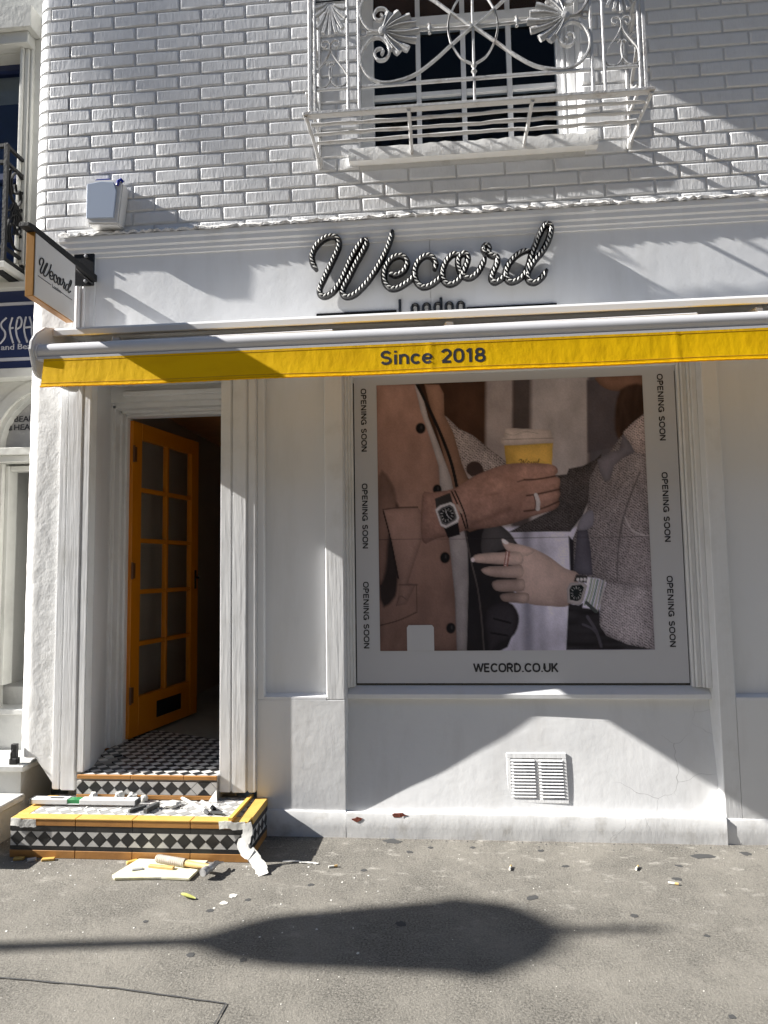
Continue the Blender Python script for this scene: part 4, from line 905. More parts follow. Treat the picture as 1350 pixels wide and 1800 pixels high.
    fill(o1([(812, 1070), (830, 1034), (905, 1030), (928, 1050), (905, 1140), (880, 1165), (815, 1150)]), (.30, .28, .265), 1, 0, .3, 3)
    fill(o1([(826, 1072), (842, 1048), (895, 1045), (910, 1062), (892, 1128), (872, 1142), (828, 1132)]), (.02, .026, .026), 1, 0)
    for a in range(12):
        th = a*math.pi/6; p = [(866+r*math.cos(th)*.9, 1093+r*math.sin(th)*1.1) for r in (24, 34)]; line(o1(p), 1., (.30, .30, .28), 1, 0)
    fill(o1([(820, 1155), (880, 1165), (905, 1150), (900, 1190), (825, 1190)]), (.03, .028, .03), 1.2, 0)
    img *= (.78+.44*vn(22, 4, (1, .6)))[..., None]
    # horizontal join of the two printed sheets, print grain
    blend(np.clip((.8-np.abs(Y-(952-(X-662)*.012)))/.8+.3, 0, 1)*.55, (.03, .028, .03))
    img *= (.94+.12*rs.rand(*X.shape))[..., None]
    lum = (img@np.array([.3, .55, .15]))[..., None]; img = lum+(img-lum)*.80; img = np.clip(img*np.array([1.0, .97, 1.06]), 0, 1)**1.25*2.5
    return np.clip(img, 0, 1)
ps = thing('window_poster', 'large window poster of two hands with watches and a yellow coffee cup marked opening soon', 'poster', (.39, .14, .75))
MB().box(-.4915, 1.2765, .138, .149, .764, 2.477).build('border_sheet', 'postwhite', ps)
ART = paint_print(); NX, NZ = ART.shape[:2]
PX0, PX1, PZ0, PZ1 = -.362, 1.106, .938, 2.428
gx, gz = np.meshgrid(np.linspace(PX0, PX1, NX), np.linspace(PZ1, PZ0, NZ), indexing='ij')
vv = np.stack([gx, np.full_like(gx, .1365), gz], -1).reshape(-1, 3)
ii = np.arange(NX*NZ).reshape(NX, NZ)
ff = np.stack([ii[:-1, :-1], ii[:-1, 1:], ii[1:, 1:], ii[1:, :-1]], -1).reshape(-1, 4)
me = bpy.data.meshes.new('picture'); me.from_pydata(vv.tolist(), [], ff.tolist())
at = me.color_attributes.new('print', 'FLOAT_COLOR', 'POINT')
at.data.foreach_set('color', np.concatenate([ART.reshape(-1, 3), np.ones((NX*NZ, 1))], 1).astype(np.float32).ravel())
me.materials.append(M['print']); link('picture', me, ps)
MB().prism([(-.213, .9385), (-.065, .9385), (-.065, 1.065), (-.075, 1.078), (-.203, 1.078), (-.213, 1.065)], .1340, .1360).build('blank_tab', 'postwhite', ps)
for x, zs in ((-.452, ((2.412, 2.050), (1.868, 1.503), (1.318, .952))), (1.185, ((2.432, 2.062), (1.888, 1.510), (1.328, .952)))):
    for zt_, zb_ in zs: stroke_text('lettering', 'OPENING SOON', zt_-zb_, .030, (x, .1378, zt_), (0, 0, -1), (1, 0, 0), 'ink', ps, .20, gap=.13)
stroke_text('lettering', 'WECORD.CO.UK', .450, .046, (.146, .1378, .823), (1, 0, 0), (0, 0, 1), 'ink', ps, .20, gap=.12)

# ---------------------------------------------------------------- tiled step and porch floor
def diag_tiles(x0, x1, y0, y1, z, parent, side=.0488, skip=None, dark='tgrey', light='twhite', far=None):
    h = side*math.sqrt(2); n = 0; rt = random.Random(3)
    tops = {}
    for i in range(-2, int((x1-x0)/(h/2))+3):
        for j in range(-2, int((y1-y0)/(h/2))+3):
            if (i+j) % 2: continue
            cx, cy = x0+i*h/2, y0+j*h/2; g = h/2-.0022
            P = [(cx+g, cy), (cx, cy+g), (cx-g, cy), (cx, cy-g)]
            P = clip_poly(P, [(1, 0, x1), (-1, 0, -x0), (0, 1, y1), (0, -1, -y0)]+(far or []))
            if len(P) < 3 or area(P) < 1.5e-4: continue
            if skip and skip(cx, cy): continue
            dz = rt.uniform(-.0008, .0008); m = MB().prism(P, z-.008, z+dz, 'z')
            m.build('tile', dark if (j % 2) else light, parent); n += 1
    return n
step = thing('tiled_step', 'black and white tiled doorstep with buff edging tiles at the foot of the doorway', 'step', (-1.545, -.17, 0))
SX0, SX1, SY0, SH = -2.165, -.962, -.338, .190
MB().box(SX0+.008, SX1-.008, SY0+.008, .045, 0, SH-.009).build('step_core', 'grout', step)
rt = random.Random(12)
def xs_split(a, b, w_, off=0.): 
    p = [a]; x = a+off if off else a+w_
    while x < b-.03: p.append(x); x += w_
    return list(zip(p, p[1:]+[b]))
# buff nosing along the front and both sides, front face browner, its shade put into the colour
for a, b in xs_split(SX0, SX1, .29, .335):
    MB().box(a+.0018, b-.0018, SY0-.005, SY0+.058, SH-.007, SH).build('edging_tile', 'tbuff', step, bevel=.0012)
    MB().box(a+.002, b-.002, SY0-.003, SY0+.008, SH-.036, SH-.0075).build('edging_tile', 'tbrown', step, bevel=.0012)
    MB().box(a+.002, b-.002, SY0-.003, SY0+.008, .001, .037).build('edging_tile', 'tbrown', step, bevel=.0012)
    MB().box(a+.001, b-.001, SY0-.0015, SY0+.008, .0375, .057).build('strip_tile', 'tblack', step); MB().box(a+.001, b-.001, SY0-.0015, SY0+.008, .127, .1535).build('strip_tile', 'tblack', step)
for x0_, s in ((SX1, 1), (SX0, -1)):
    a, b = sorted((x0_+.004*s, x0_-.058*s))
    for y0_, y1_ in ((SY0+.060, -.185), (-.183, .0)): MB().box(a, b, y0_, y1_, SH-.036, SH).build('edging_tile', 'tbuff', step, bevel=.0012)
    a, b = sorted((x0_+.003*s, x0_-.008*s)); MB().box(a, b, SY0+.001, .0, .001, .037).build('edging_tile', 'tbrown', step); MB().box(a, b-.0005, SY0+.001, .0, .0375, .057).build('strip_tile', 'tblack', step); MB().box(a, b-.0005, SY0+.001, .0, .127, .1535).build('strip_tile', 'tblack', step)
def riser(p0, p1, z0, h, nrm, parent, flip=()):
    p0, p1 = Vector(p0), Vector(p1); d = p1-p0; L = d.length; d.normalize(); k = max(1, round(L/h)); w_ = L/k; nrm = Vector(nrm)
    def pl(P, mat, nm):
        q = [p0+d*a+Vector((0, 0, z0+b)) for a, b in P]; n = len(q)
        MB().add([v+nrm*.0045 for v in q]+[v-nrm*.006 for v in q], [tuple(range(n)), tuple(range(2*n-1, n-1, -1))]+[(i, i+n, (i+1) % n+n, (i+1) % n) for i in range(n)]).build(nm, mat, parent)
    g = .0022
    for i in range(k):
        c = w_*(i+.5); A_, B_ = ('tblack', 'twhite') if i not in flip else ('twhite', 'tblack')
        pl([(c, g), (c+w_/2-g, h/2), (c, h-g), (c-w_/2+g, h/2)], A_, 'tile')
        for zz, s in ((0, 1), (h, -1)):
            if i < k-1: pl([(c+g*1.6, zz+s*.001), (c+w_-g*1.6, zz+s*.001), (c+w_/2, zz+s*(h/2-g*1.2))], B_, 'tile')
    for zz, s in ((0, 1), (h, -1)):
        pl([(.001, zz+s*.001), (w_/2-g*1.4, zz+s*.001), (.001, zz+s*(h/2-g))], 'twhite', 'tile'); pl([(L-.001, zz+s*.001), (L-w_/2+g*1.4, zz+s*.001), (L-.001, zz+s*(h/2-g))], 'twhite', 'tile')
riser((SX0, SY0+.003, 0), (SX1, SY0+.003, 0), .0575, .069, (0, -1, 0), step)
riser((SX1-.003, SY0+.004, 0), (SX1-.003, 0, 0), .0575, .069, (1, 0, 0), step)
diag_tiles(SX0+.06, SX1-.06, SY0+.06, -.062, SH-.001, step, far=None)
diag_tiles(-1.2145, SX1-.06, -.0615, .0, SH-.001, step)
diag_tiles(SX0+.06, -1.986, -.0615, .0, SH-.001, step)
porch = thing('porch_floor', 'black and white chequered tile floor inside the doorway up to the open orange door', 'floor', (-1.6, .4, .2))
PZ = .315
MB().box(-1.983, -1.2165, -.048, .05, .10, PZ-.009).box(-2.09, -1.14, .05, .86, .10, PZ-.009).build('floor_bed', 'grout', porch)
for a, b in xs_split(-1.985, -1.2155, .29, .30):
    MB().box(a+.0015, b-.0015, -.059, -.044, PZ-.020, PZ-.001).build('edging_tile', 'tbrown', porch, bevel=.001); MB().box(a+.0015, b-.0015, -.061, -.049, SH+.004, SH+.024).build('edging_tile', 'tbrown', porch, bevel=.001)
riser((-1.985, -.053, 0), (-1.2155, -.053, 0), SH+.0255, .068, (0, -1, 0), porch, flip=(9, 10))
sk_ = random.Random(4)
diag_tiles(-2.06, -1.19, -.0435, .95, PZ, porch, side=.0490, dark='tblack', light='twhite', skip=lambda x, y: (x < -1.90 and .10 < y < .32 and sk_.random() < .55), far=[(.42, .91, .42*-1.922+.91*.946-.02), (-1, -.31, 1.972), (1, 0, -1.2165)])

# ---------------------------------------------------------------- tools and litter on the step and the pavement
sp = thing('spirit_level', 'long aluminium spirit level with a green vial lying across the tiled step', 'tool', (-1.9, -.12, SH))
l0, l1 = Vector((-2.165, -.150, SH+.010)), Vector((-1.605, -.150, SH+.010)); la = (l1-l0).normalized(); lb = Vector((la.y, -la.x, 0))
def lbox(m, t0, t1, z0, z1, w_=.026): return m.obox(l0+la*((t0+t1)/2)+Vector((0, 0, (z0+z1)/2)), la, (t1-t0)/2, lb, w_, (0, 0, 1), (z1-z0)/2)
m = MB(); lbox(m, 0, .195, 0, .025); lbox(m, .262, .56, 0, .025); lbox(m, .1951, .2619, 0, .004)
m.build('level_body', 'level', sp, bevel=.002)
m = MB(); lbox(m, .1955, .2615, .0045, .0225, .023); m.build('vial', 'green', sp)
m = MB(); lbox(m, .5602, .568, 0, .026, .027); m.build('end_cap', 'rubber', sp); m = MB(); lbox(m, -.008, -.0002, 0, .026, .027); m.build('end_cap', 'rubber', sp)
m = MB(); lbox(m, .09, .165, .0251, .0257, .011); m.build('slot', 'rubber', sp)
for tt in (.03, .50): 
    m = MB(); c = l0+la*tt+Vector((0, 0, .0255)); m.tube([(c.x+.012*math.cos(a), c.y+.007*math.sin(a), c.z) for a in [2*math.pi*i/12 for i in range(10)]], .0015, 4); m.build('badge', 'red', sp)
def slab(name, pts, z0, z1, mat, label, cat, bev=.002, group=None):
    o = MB().prism(pts, z0, z1, 'z').build(name, mat, None, bevel=bev); return tag(o, label, cat, group)
def rot_rect(cx, cy, L, W, a): 
    c, s = math.cos(R(a)), math.sin(R(a)); return [(cx+x*c-y*s, cy+x*s+y*c) for x, y in ((-L/2, -W/2), (L/2, -W/2), (L/2, W/2), (-L/2, W/2))]
slab('rubber_block', rot_rect(-1.503, -.205, .105, .024, 78), SH, SH+.024, 'rubber', 'dark grey rubber block standing near the end of the spirit level', 'block')
slab('rubber_block', rot_rect(-1.575, -.215, .09, .02, 55), SH, SH+.016, 'rubber', 'dark grey rubber strip lying half under the end of the spirit level', 'block')
pc = MB(); pc.tube([(-1.44, -.02, SH+.012), (-1.215, -.235, SH+.012)], .0085, 8)
pcl = thing('paint_brush', 'pale wooden handled paint brush lying on the tiled step beside the trowel', 'brush', (-1.33, -.13, SH))
pc.build('handle', 'twhite', pcl, smooth=True); MB().tube([(-1.215, -.235, SH+.012), (-1.205, -.245, SH+.010), (-1.185, -.263, SH+.006)], [.010, .012, .006], 8).build('bristle_head', 'rubber', pcl, smooth=True)
trw = thing('pointing_trowel', 'small pointing trowel with a dark blade near the front edge of the step', 'trowel', (-1.2, -.2, SH))
MB().tube([(-1.275, -.115, SH+.016), (-1.19, -.205, SH+.018)], [.008, .010], 8).build('handle', 'twhite', trw, smooth=True)
MB().tube([(-1.19, -.205, SH+.018), (-1.172, -.222, SH+.014)], .0115, 8).build('ferrule', 'black', trw, smooth=True)
MB().prism([(-1.172, -.205), (-1.10, -.272), (-1.165, -.262), (-1.19, -.232)], SH+.006, SH+.009, 'z').build('blade', 'rubber', trw)
bt = MB().obox((-1.050, -.165, SH+.0095), (.0, -1, .02), .185, (1, 0, 0), .0105, (0, .02, 1), .007)
tag(bt.build('wooden_batten', 'ply', bevel=.001), 'thin yellow wooden batten laid across the tiled step towards the wall', 'batten')
# loose mortar and plaster crumbs
def crumbs(name, n, rx, ry_, z, smin, smax, mat, seed, dens=None):
    r = random.Random(seed); m = MB()
    for _ in range(n):
        x, y = r.uniform(*rx), r.uniform(*ry_)
        if dens and r.random() > dens(x, y): continue
        s = smin+(smax-smin)*r.random()**3
        a = r.uniform(0, 6.28); hh = s*r.uniform(.2, .55)
        ring = [(x+s*math.cos(a+k*1.2566)*r.uniform(.6, 1.1), y+s*math.sin(a+k*1.2566)*r.uniform(.6, 1.1), z) for k in range(5)]
        m.add(ring+[(x+s*.5*math.cos(a+k*1.2566), y+s*.5*math.sin(a+k*1.2566), z+hh) for k in range(5)], [(k, (k+1) % 5, 5+(k+1) % 5, 5+k) for k in range(5)]+[(5, 6, 7, 8, 9)])
    return m.build(name, mat, kind='stuff', label=None)
c1 = crumbs('mortar_crumbs', 520, (-2.1, -1.12), (-.29, -.01), SH, .0015, .010, 'dust', 2, lambda x, y: max(.03, 1-abs(x+1.55)/.42)*(1 if y > -.22 else .45))
tag(c1, 'pale mortar crumbs and dust scattered over the tiled step', 'debris')
c2 = crumbs('mortar_crumbs', 260, (-2.3, -.3), (-1.1, -.36), 0, .0015, .007, 'dust', 3, lambda x, y: .3+.7*(y > -.6))
tag(c2, 'fine pale crumbs of mortar scattered on the pavement before the step', 'debris')
c4 = crumbs('dirt_crumbs', 420, (-.95, 2.2), (-.11, -.022), 0, .0015, .006, 'gum', 23, lambda x, y: .35+.65*(y > -.05)); tag(c4, 'dark crumbs of dirt gathered along the foot of the white wall', 'dirt')
c3 = crumbs('grit', 420, (-2.4, 1.7), (-1.75, -.06), 0, .001, .0035, 'pale', 13); tag(c3, 'tiny bright specks of grit lying all over the grey pavement', 'grit')
def lump(name, x, y, z, s, mat, label, cat, seed, flat=.5, group=None, el=1.):
    r = random.Random(seed); bm = bmesh.new(); bmesh.ops.create_icosphere(bm, subdivisions=2, radius=1)
    for v in bm.verts: v.co *= r.uniform(.72, 1.12); v.co = Vector((v.co.x*s*el+x, v.co.y*s+y, max(0, v.co.z*flat+flat*.5)*s+z))
    me = bpy.data.meshes.new(name); bm.to_mesh(me); bm.free(); me.materials.append(M[mat]); return tag(link(name, me), label, cat, group)
for i, (x, y, s) in enumerate(((-1.88, -.075, .024), (-1.735, -.075, .028), (-1.665, -.078, .026), (-1.60, -.08, .020))):
    lump('mortar_lump', x, y, SH, s, 'dust', ['leftmost white lump of mortar against the upper tiled riser', 'second white lump of mortar against the upper tiled riser', 'third white lump of mortar against the upper tiled riser', 'rightmost small lump of mortar beside the spirit level end'][i], 'mortar', i+1, 1.2, 'mortar lumps on the step')
lump('rag', -1.42, -.15, SH, .05, 'dust', 'crumpled dusty white rag lying in the middle of the step', 'rag', 9, .35)
# white paper corner piece by the right end of the upper riser
MB_ = MB().add([(-1.255, -.070, SH+.002), (-1.205, -.085, SH+.002), (-1.215, -.066, SH+.06), (-1.25, -.066, SH+.008)], [(0, 1, 2), (0, 2, 3), (1, 0, 3), (1, 3, 2)])
tag(MB_.build('paper_scrap', 'tape'), 'folded white paper scrap standing at the right end of the upper tiled riser', 'paper')
# masking tape strips
def ribbon(name, pts, w_, mat, parent=None, th=.0015, wdir=(1, 0, 0)):
    P = [Vector(p) for p in cat_rom(pts, 4)]; wd = Vector(wdir); r = random.Random(5); v = []
    for i, p in enumerate(P):
        t = (P[min(i+1, len(P)-1)]-P[max(i-1, 0)]).normalized(); side = (wd-t*wd.dot(t)).normalized(); nn = t.cross(side)*th; j = r.uniform(-.003, .003)
        v += [p+side*(w_+j)+nn, p-side*(w_-j)+nn, p-side*(w_-j)-nn, p+side*(w_+j)-nn]
    m = MB().add(v, [(4*i+k, 4*i+(k+1) % 4, 4*i+4+(k+1) % 4, 4*i+4+k) for i in range(len(P)-1) for k in range(4)]+[(3, 2, 1, 0), tuple(4*(len(P)-1)+k for k in range(4))])
    return m.build(name, mat, parent)
tp = thing('masking_tape', 'torn white masking tape trailing from the right front corner of the tiled step', 'tape', (-.95, -.36, .1))
ribbon('tape_strip', [(-1.105, -.349, .172), (-1.06, -.352, .176), (-1.010, -.351, .170), (-.975, -.350, .178)], .017, 'tape', tp, wdir=(0, 0, 1))
ribbon('tape_strip', [(-.972, -.352, .186), (-.964, -.356, .15), (-.970, -.365, .115), (-.985, -.372, .10), (-.965, -.385, .072), (-.935, -.395, .055)], .024, 'tape', tp)
ribbon('tape_strip', [(-.950, -.385, .07), (-.920, -.398, .045), (-.885, -.420, .018), (-.868, -.450, .004), (-.858, -.475, .003)], .027, 'tape', tp, wdir=(1, .25, .25))
tp2 = ribbon('masking_tape', [(-2.160, -.347, .172), (-2.12, -.351, .170), (-2.085, -.349, .165), (-2.03, -.347, .168)], .018, 'tape', None, wdir=(0, 0, 1)); tag(tp2, 'short strip of masking tape stuck on the left front corner of the step', 'tape')
ribbon_ = ribbon('masking_tape', [(-.80, -.322, .003), (-.74, -.326, .006), (-.68, -.332, .004), (-.625, -.337, .003)], .006, 'tape', None, wdir=(0, 1, 0)); tag(ribbon_, 'thin white strip lying on the pavement right of the tiled step', 'tape')
# cement board with hammer, wood piece
fb = MB().prism([(-1.50, -.352), (-1.405, -.356), (-1.31, -.35), (-1.155, -.356), (-1.175, -.545), (-1.31, -.540), (-1.52, -.560), (-1.545, -.53)], .002, .014, 'z')
tag(fb.build('cement_board', 'fibre', None, bevel=.002), 'pale yellowish offcut of cement board lying on the pavement under the hammer', 'board')
hm = thing('hammer', 'old claw hammer with a worn ribbed grip lying on the pale board', 'hammer', (-1.25, -.42, .02))
h0, h1 = Vector((-1.395, -.385, .030)), Vector((-1.098, -.478, .034)); hd = (h1-h0).normalized(); hs_ = Vector((-hd.y, hd.x, 0))
gp = MB(); n = 46; gp.tube([h0+hd*(.165*i/n) for i in range(n+1)], [(.0195 if i % 3 else .0178)*(.9 if i < 2 else 1) for i in range(n+1)], 12); gp.build('grip', 'grip', hm, smooth=True)
MB().tube([h0+hd*.165, h0+hd*.23, h1], [.0145, .012, .013], 10).build('shaft', 'wood', hm, smooth=True)
hd2 = Vector((.33, .94, 0)).normalized()
MB().tube([h1-hd2*.060, h1-hd2*.050, h1-hd2*.030, h1-hd2*.022, h1, h1+hd2*.018], [.018, .020, .019, .014, .018, .014], 12).build('head', 'steel', hm, smooth=True)
for s in (-1, 1):
    MB().tube([h1+hd2*.012+hd*(.005*s), h1+hd2*.04+hd*(.010*s)+Vector((0, 0, .006)), h1+hd2*.072+hd*(.014*s)-Vector((0, 0, .002))], [(.005, .009), (.0045, .007), (.002, .003)], 8).build('claw', 'steel', hm, smooth=True)
slab('wood_offcut', rot_rect(-1.345, -.452, .128, .020, -8), .0145, .026, 'wood', 'small pale wood offcut lying on the board beside the hammer handle', 'wood')
slab('tile_chip', rot_rect(-1.45, -.475, .05, .02, 20), .0145, .020, 'tgrey', 'grey chip of tile lying on the left half of the cement board', 'chip')
for i, (x, y, a, L, mt, lb_) in enumerate(((-2.10, -.365, 10, .05, 'tbuff', 'leftmost buff tile chip at the foot of the step'), (-2.03, -.372, 30, .04, 'twhite', 'white tile chip between two buff chips at the foot of the step'), (-1.95, -.365, 14, .06, 'tbuff', 'largest buff tile chip at the foot of the step'), (-1.525, -.372, 40, .05, 'tbuff', 'buff tile chip beside the left corner of the cement board'))):
    slab('tile_chip', rot_rect(x, y, L, .022, a), 0, .012, mt, lb_, 'chip', .002, 'tile chips by the step')
# leaf, cigarette ends, plaster splat, gum
lf = MB(); P = cat_rom([(-1.165, -.672, .004), (-1.135, -.70, .012), (-1.085, -.715, .005)], 4); v = []
for i, p in enumerate(P): wd = .011*math.sin(math.pi*(i+.3)/(len(P)+.2)); v += [(p[0]+wd*.4, p[1]+wd, p[2]+.003), (p[0], p[1], p[2]), (p[0]-wd*.4, p[1]-wd, p[2]+.003)]
lf.add(v, [(3*i+k, 3*i+k+1, 3*i+4+k, 3*i+3+k) for i in range(len(P)-1) for k in (0, 1)]); tag(lf.build('leaf', 'leaf'), 'single yellow green leaf lying on the pavement below the hammer', 'leaf')
for (x, y, a, lb_) in ((-.551, -.371, 20, 'pale cigarette end nearest the tiled step'), (.272, -.345, 75, 'cigarette end on the pavement below the air vent'), (.849, -.315, 60, 'cigarette end on the pavement near the right pilaster, close to the wall'), (.961, -.462, -15, 'cigarette end on the pavement farthest right and away from the wall')):
    c, s = math.cos(R(a)), math.sin(R(a)); ct = thing('cigarette_end', lb_, 'cigarette', (x, y, 0), 'cigarette ends on the pavement')
    MB().tube([(x-.02*c, y-.02*s, .006), (x+.006*c, y+.006*s, .006)], .0052, 8).build('paper', 'pale', ct, smooth=True); MB().tube([(x+.0065*c, y+.0065*s, .006), (x+.022*c, y+.022*s, .006)], .0053, 8).build('filter', 'wood', ct, smooth=True)
def splat(name, x, y, s, mat, label, cat, seed, el=1., ang=0., group=None, th=.002):
    r = random.Random(seed); n = 16; c, q = math.cos(R(ang)), math.sin(R(ang)); P = []
    for k in range(n): a = 2*math.pi*k/n; rr_ = s*r.uniform(.7, 1.15); px, py = rr_*math.cos(a)*el, rr_*math.sin(a); P.append((x+px*c-py*q, y+px*q+py*c))
    return tag(MB().prism(P, 0, th, 'z').build(name, mat), label, cat, group)
splat('plaster_splash', -.935, -.67, .018, 'pale', 'white splash of plaster on the pavement right of the hammer', 'splash', 1); splat('plaster_splash', -.955, -.735, .016, 'pale', 'smaller white splash of plaster in front of the larger one', 'splash', 2)
GUM = [(-.296, -.05, .030, 1.7), (-.401, -.393, .013, 1.3), (-.201, -.179, .016, 1.2), (.721, -.744, .014, 1.3), (.336, -.615, .020, 1.6), (.996, -.405, .018, 1.4), (1.41, -.115, .022, 1.2), (1.19, -.155, .026, 2.6), (-.99, -.80, .014, 1.2), (-.86, -.70, .012, 1.2), (-.75, -1.14, .014, 1.), (-.95, -1.12, .016, 1.), (.11, -.11, .014, 1.), (-.10, -.12, .012, 1.2), (-.62, -.55, .012, 1.3), (.95, -.88, .010, 1.2), (1.30, -.70, .013, 1.2), (-.20, -.86, .02, 1.1), (.53, -.30, .012, 1.6), (.44, -.13, .013, 1.3), (1.05, -.27, .012, 1.5), (-1.22, -.90, .010, 1.2), (-.48, -1.62, .014, 1.3), (.85, -1.35, .011, 1.2)]
m = MB()
for i, (x, y, s, el) in enumerate(GUM):
    r = random.Random(40+i); an = R(8*(i % 5)-10); c, q = math.cos(an), math.sin(an); P = []
    for k in range(16): a = 2*math.pi*k/16; rr_ = s*r.uniform(.7, 1.15); px, py = rr_*math.cos(a)*el, rr_*math.sin(a); P.append((x+px*c-py*q, y+px*q+py*c))
    m.prism(P, 0, .0012, 'z')
tag(m.build('gum_stains', 'gum', kind='stuff'), 'flat dark spots of trodden chewing gum dotted over the pavement', 'stain')
# ---------------------------------------------------------------- neighbouring building on the left
nb_ = thing('neighbouring_shop', 'white neighbouring shop with navy name board and arched doorway at the left edge', 'building', (-2.9, .3, 0))
NY = .25
m = MB(); m.box(-7.5, -3.7, NY, .8, 3.20, 7.5).box(-2.605, -2.386, NY, .8, 3.20, 7.5).box(-3.7, -2.605, NY, .8, 4.72, 7.5).box(-7.5, -2.386, NY+.02, .8, 2.56, 3.20).box(-22, -7.51, NY, .8, 0, 17)
m.box(-7.5, -2.80, NY+.01, .8, .2, 2.56).build('neighbour_wall', 'stone', nb_)
m = MB()
for a, b, y in ((-2.605, -2.585, .20), (-2.583, -2.555, .215), (-2.552, -2.535, .225)): m.box(a, b, y, .25, 3.3, 4.72)
m.box(-3.7, -2.535, .17, .25, 4.722, 4.80).box(-3.7, -2.50, .14, .25, 4.802, 4.95).build('window_surround', 'stone', nb_, bevel=.004)
wf = MB().box(-2.64, -2.605, .33, .40, 3.2, 4.72).box(-3.7, -2.64, .34, .40, 4.68, 4.72).box(-3.7, -2.64, .33, .40, 3.93, 3.97).build('window_frame', 'navy', nb_)
MB().box(-3.7, -2.63, .37, .374, 3.2, 4.70).build('pane', 'glass', wf)
MB().box(-3.75, -2.60, .7, .75, 3.2, 4.9).build('sky_tint_back', 'navy', nb_)  # the sky's reflection in the pane is put into this navy backing
# name board
nbd = MB().box(-7, -2.40, .215, .269, 2.635, 3.13).build('name_board', 'navy', nb_)
MB().box(-7, -2.40, .209, .2148, 3.038, 3.056).build('border_line', 'postwhite', nbd); MB().box(-7, -2.40, .209, .2148, 2.688, 2.708).build('border_line', 'postwhite', nbd)
MB().box(-7, -2.39, .17, .30, 3.131, 3.17).box(-7, -2.39, .18, .30, 2.575, 2.634).build('name_board_moulding', 'stone', nb_, bevel=.004)
def nlet(P): MB().tube([(x, .212, z) for x, z in cat_rom(P, 4)], [(.0062, .004)]*(4*(len(P)-1)+1), 6, flat=(0, 1, 0)).build('lettering', 'postwhite', nbd, smooth=True)
zl, zh = 2.800, 2.962
def S_(x): return [(x+.045, zh), (x+.010, zh-.045), (x+.022, zh-.085), (x+.040, zh-.12), (x+.022, zl), ]
nlet([(-2.648, zh), (-2.680, zh-.03), (-2.678, zh-.06), (-2.656, zh-.09), (-2.656, zh-.125), (-2.685, zl)])
nlet([(-2.725, zh-.01), (-2.705, zh-.06), (-2.712, zh-.12), (-2.74, zl+.01), (-2.762, zl+.06), (-2.758, zh-.04), (-2.74, zh), (-2.725, zh-.01)])
nlet([(-2.610, zh), (-2.625, zh-.06), (-2.617, zh-.11), (-2.600, zl)]); nlet([(-2.622, zh-.068), (-2.602, zh-.066)])
nlet([(-2.578, zh-.015), (-2.585, zh-.07), (-2.577, zh-.12), (-2.558, zl)]); nlet([(-2.578, zh-.01), (-2.562, zh), (-2.549, zh-.025), (-2.556, zh-.06), (-2.580, zh-.075)])
nlet([(-2.522, zh), (-2.532, zh-.06), (-2.526, zh-.11), (-2.508, zl)]); nlet([(-2.530, zh-.068), (-2.482, zh-.064)]); nlet([(-2.500, zh), (-2.484, zh-.05), (-2.482, zh-.10), (-2.468, zl)])
for x, w_, ch in ((-2.79, .05, 'J'), ): text_mesh('lettering', ch, w_, .16, (x-.04, .214, zl), (1, 0, 0), (0, 0, 1), 'postwhite', nbd, .004)
text_mesh('lettering', 'Hair and Beauty', .395, .046, (-2.800, .214, 2.748), (1, 0, 0), (0, 0, 1), 'postwhite', nbd, .003, .004)
# arch, fanlight with lettering, door frame
ac = (-2.36, 2.165); m = MB()
def arcpts(r, n=18): return [(ac[0]-r*math.cos(R(90)*i/n), ac[1]+r*math.sin(R(90)*i/n)*.98) for i in range(n+1)]
for r0_, r1_, y in ((.345, .375, .275), (.375, .44, .255)):
    a_, b_ = arcpts(r0_), arcpts(r1_)
    v = [(p[0], y, p[1]) for p in a_]+[(p[0], y, p[1]) for p in b_]+[(p[0], y+.06, p[1]) for p in a_]; k = len(a_)
    m.add(v, [(i, i+1, k+i+1, k+i) for i in range(k-1)]+[(i, 2*k+i, 2*k+i+1, i+1) for i in range(k-1)])
m.build('arch_moulding', 'stone', nb_)
b_ = arcpts(.44); MB().add([(p[0], .262, p[1]) for p in b_]+[(p[0], .262, 2.575) for p in b_], [(i, i+1, len(b_)+i+1, len(b_)+i) for i in range(len(b_)-1)]).build('arch_spandrel', 'stone', nb_)
MB().prism(arcpts(.344)+[(ac[0], ac[1])], .325, .335).build('fanlight', 'tgrey', nb_)
text_mesh('lettering', 'BEAUTY', .205, .036, (-2.650, .323, 2.335), (1, 0, 0), (0, 0, 1), 'ink', nb_, .002, .004)
text_mesh('lettering', 'HEALTH', .205, .036, (-2.650, .323, 2.283), (1, 0, 0), (0, 0, 1), 'ink', nb_, .002, .004)
MB().box(-2.725, -2.665, .318, .324, 2.283, 2.312).build('plate', 'rubber', nb_)
MB().box(-2.80, -2.36, .245, .40, 2.115, 2.160).box(-2.80, -2.36, .262, .40, 2.075, 2.114).build('transom', 'stone', nb_, bevel=.003)
m = MB(); m.box(-2.90, -2.735, .275, .42, .5, 2.075).box(-2.734, -2.705, .30, .42, .72, 2.075).box(-2.704, -2.680, .33, .42, .72, 2.06); m.box(-2.679, -2.36, .34, .42, 2.03, 2.06)
m.build('doorway_frame', 'stone', nb_, bevel=.003)
MB().box(-2.765, -2.745, .262, .275, 1.54, 1.60).build('bell_push', 'steel', nb_)
MB().box(-3.2, -2.3, 1.9, 1.95, .3, 2.6).box(-2.34, -2.30, .42, 1.9, .3, 2.6).box(-3.2, -3.15, .42, 1.9, .3, 2.6).box(-3.2, -2.3, .42, 1.9, 2.3, 2.35).build('dark_hall', 'dark', nb_)
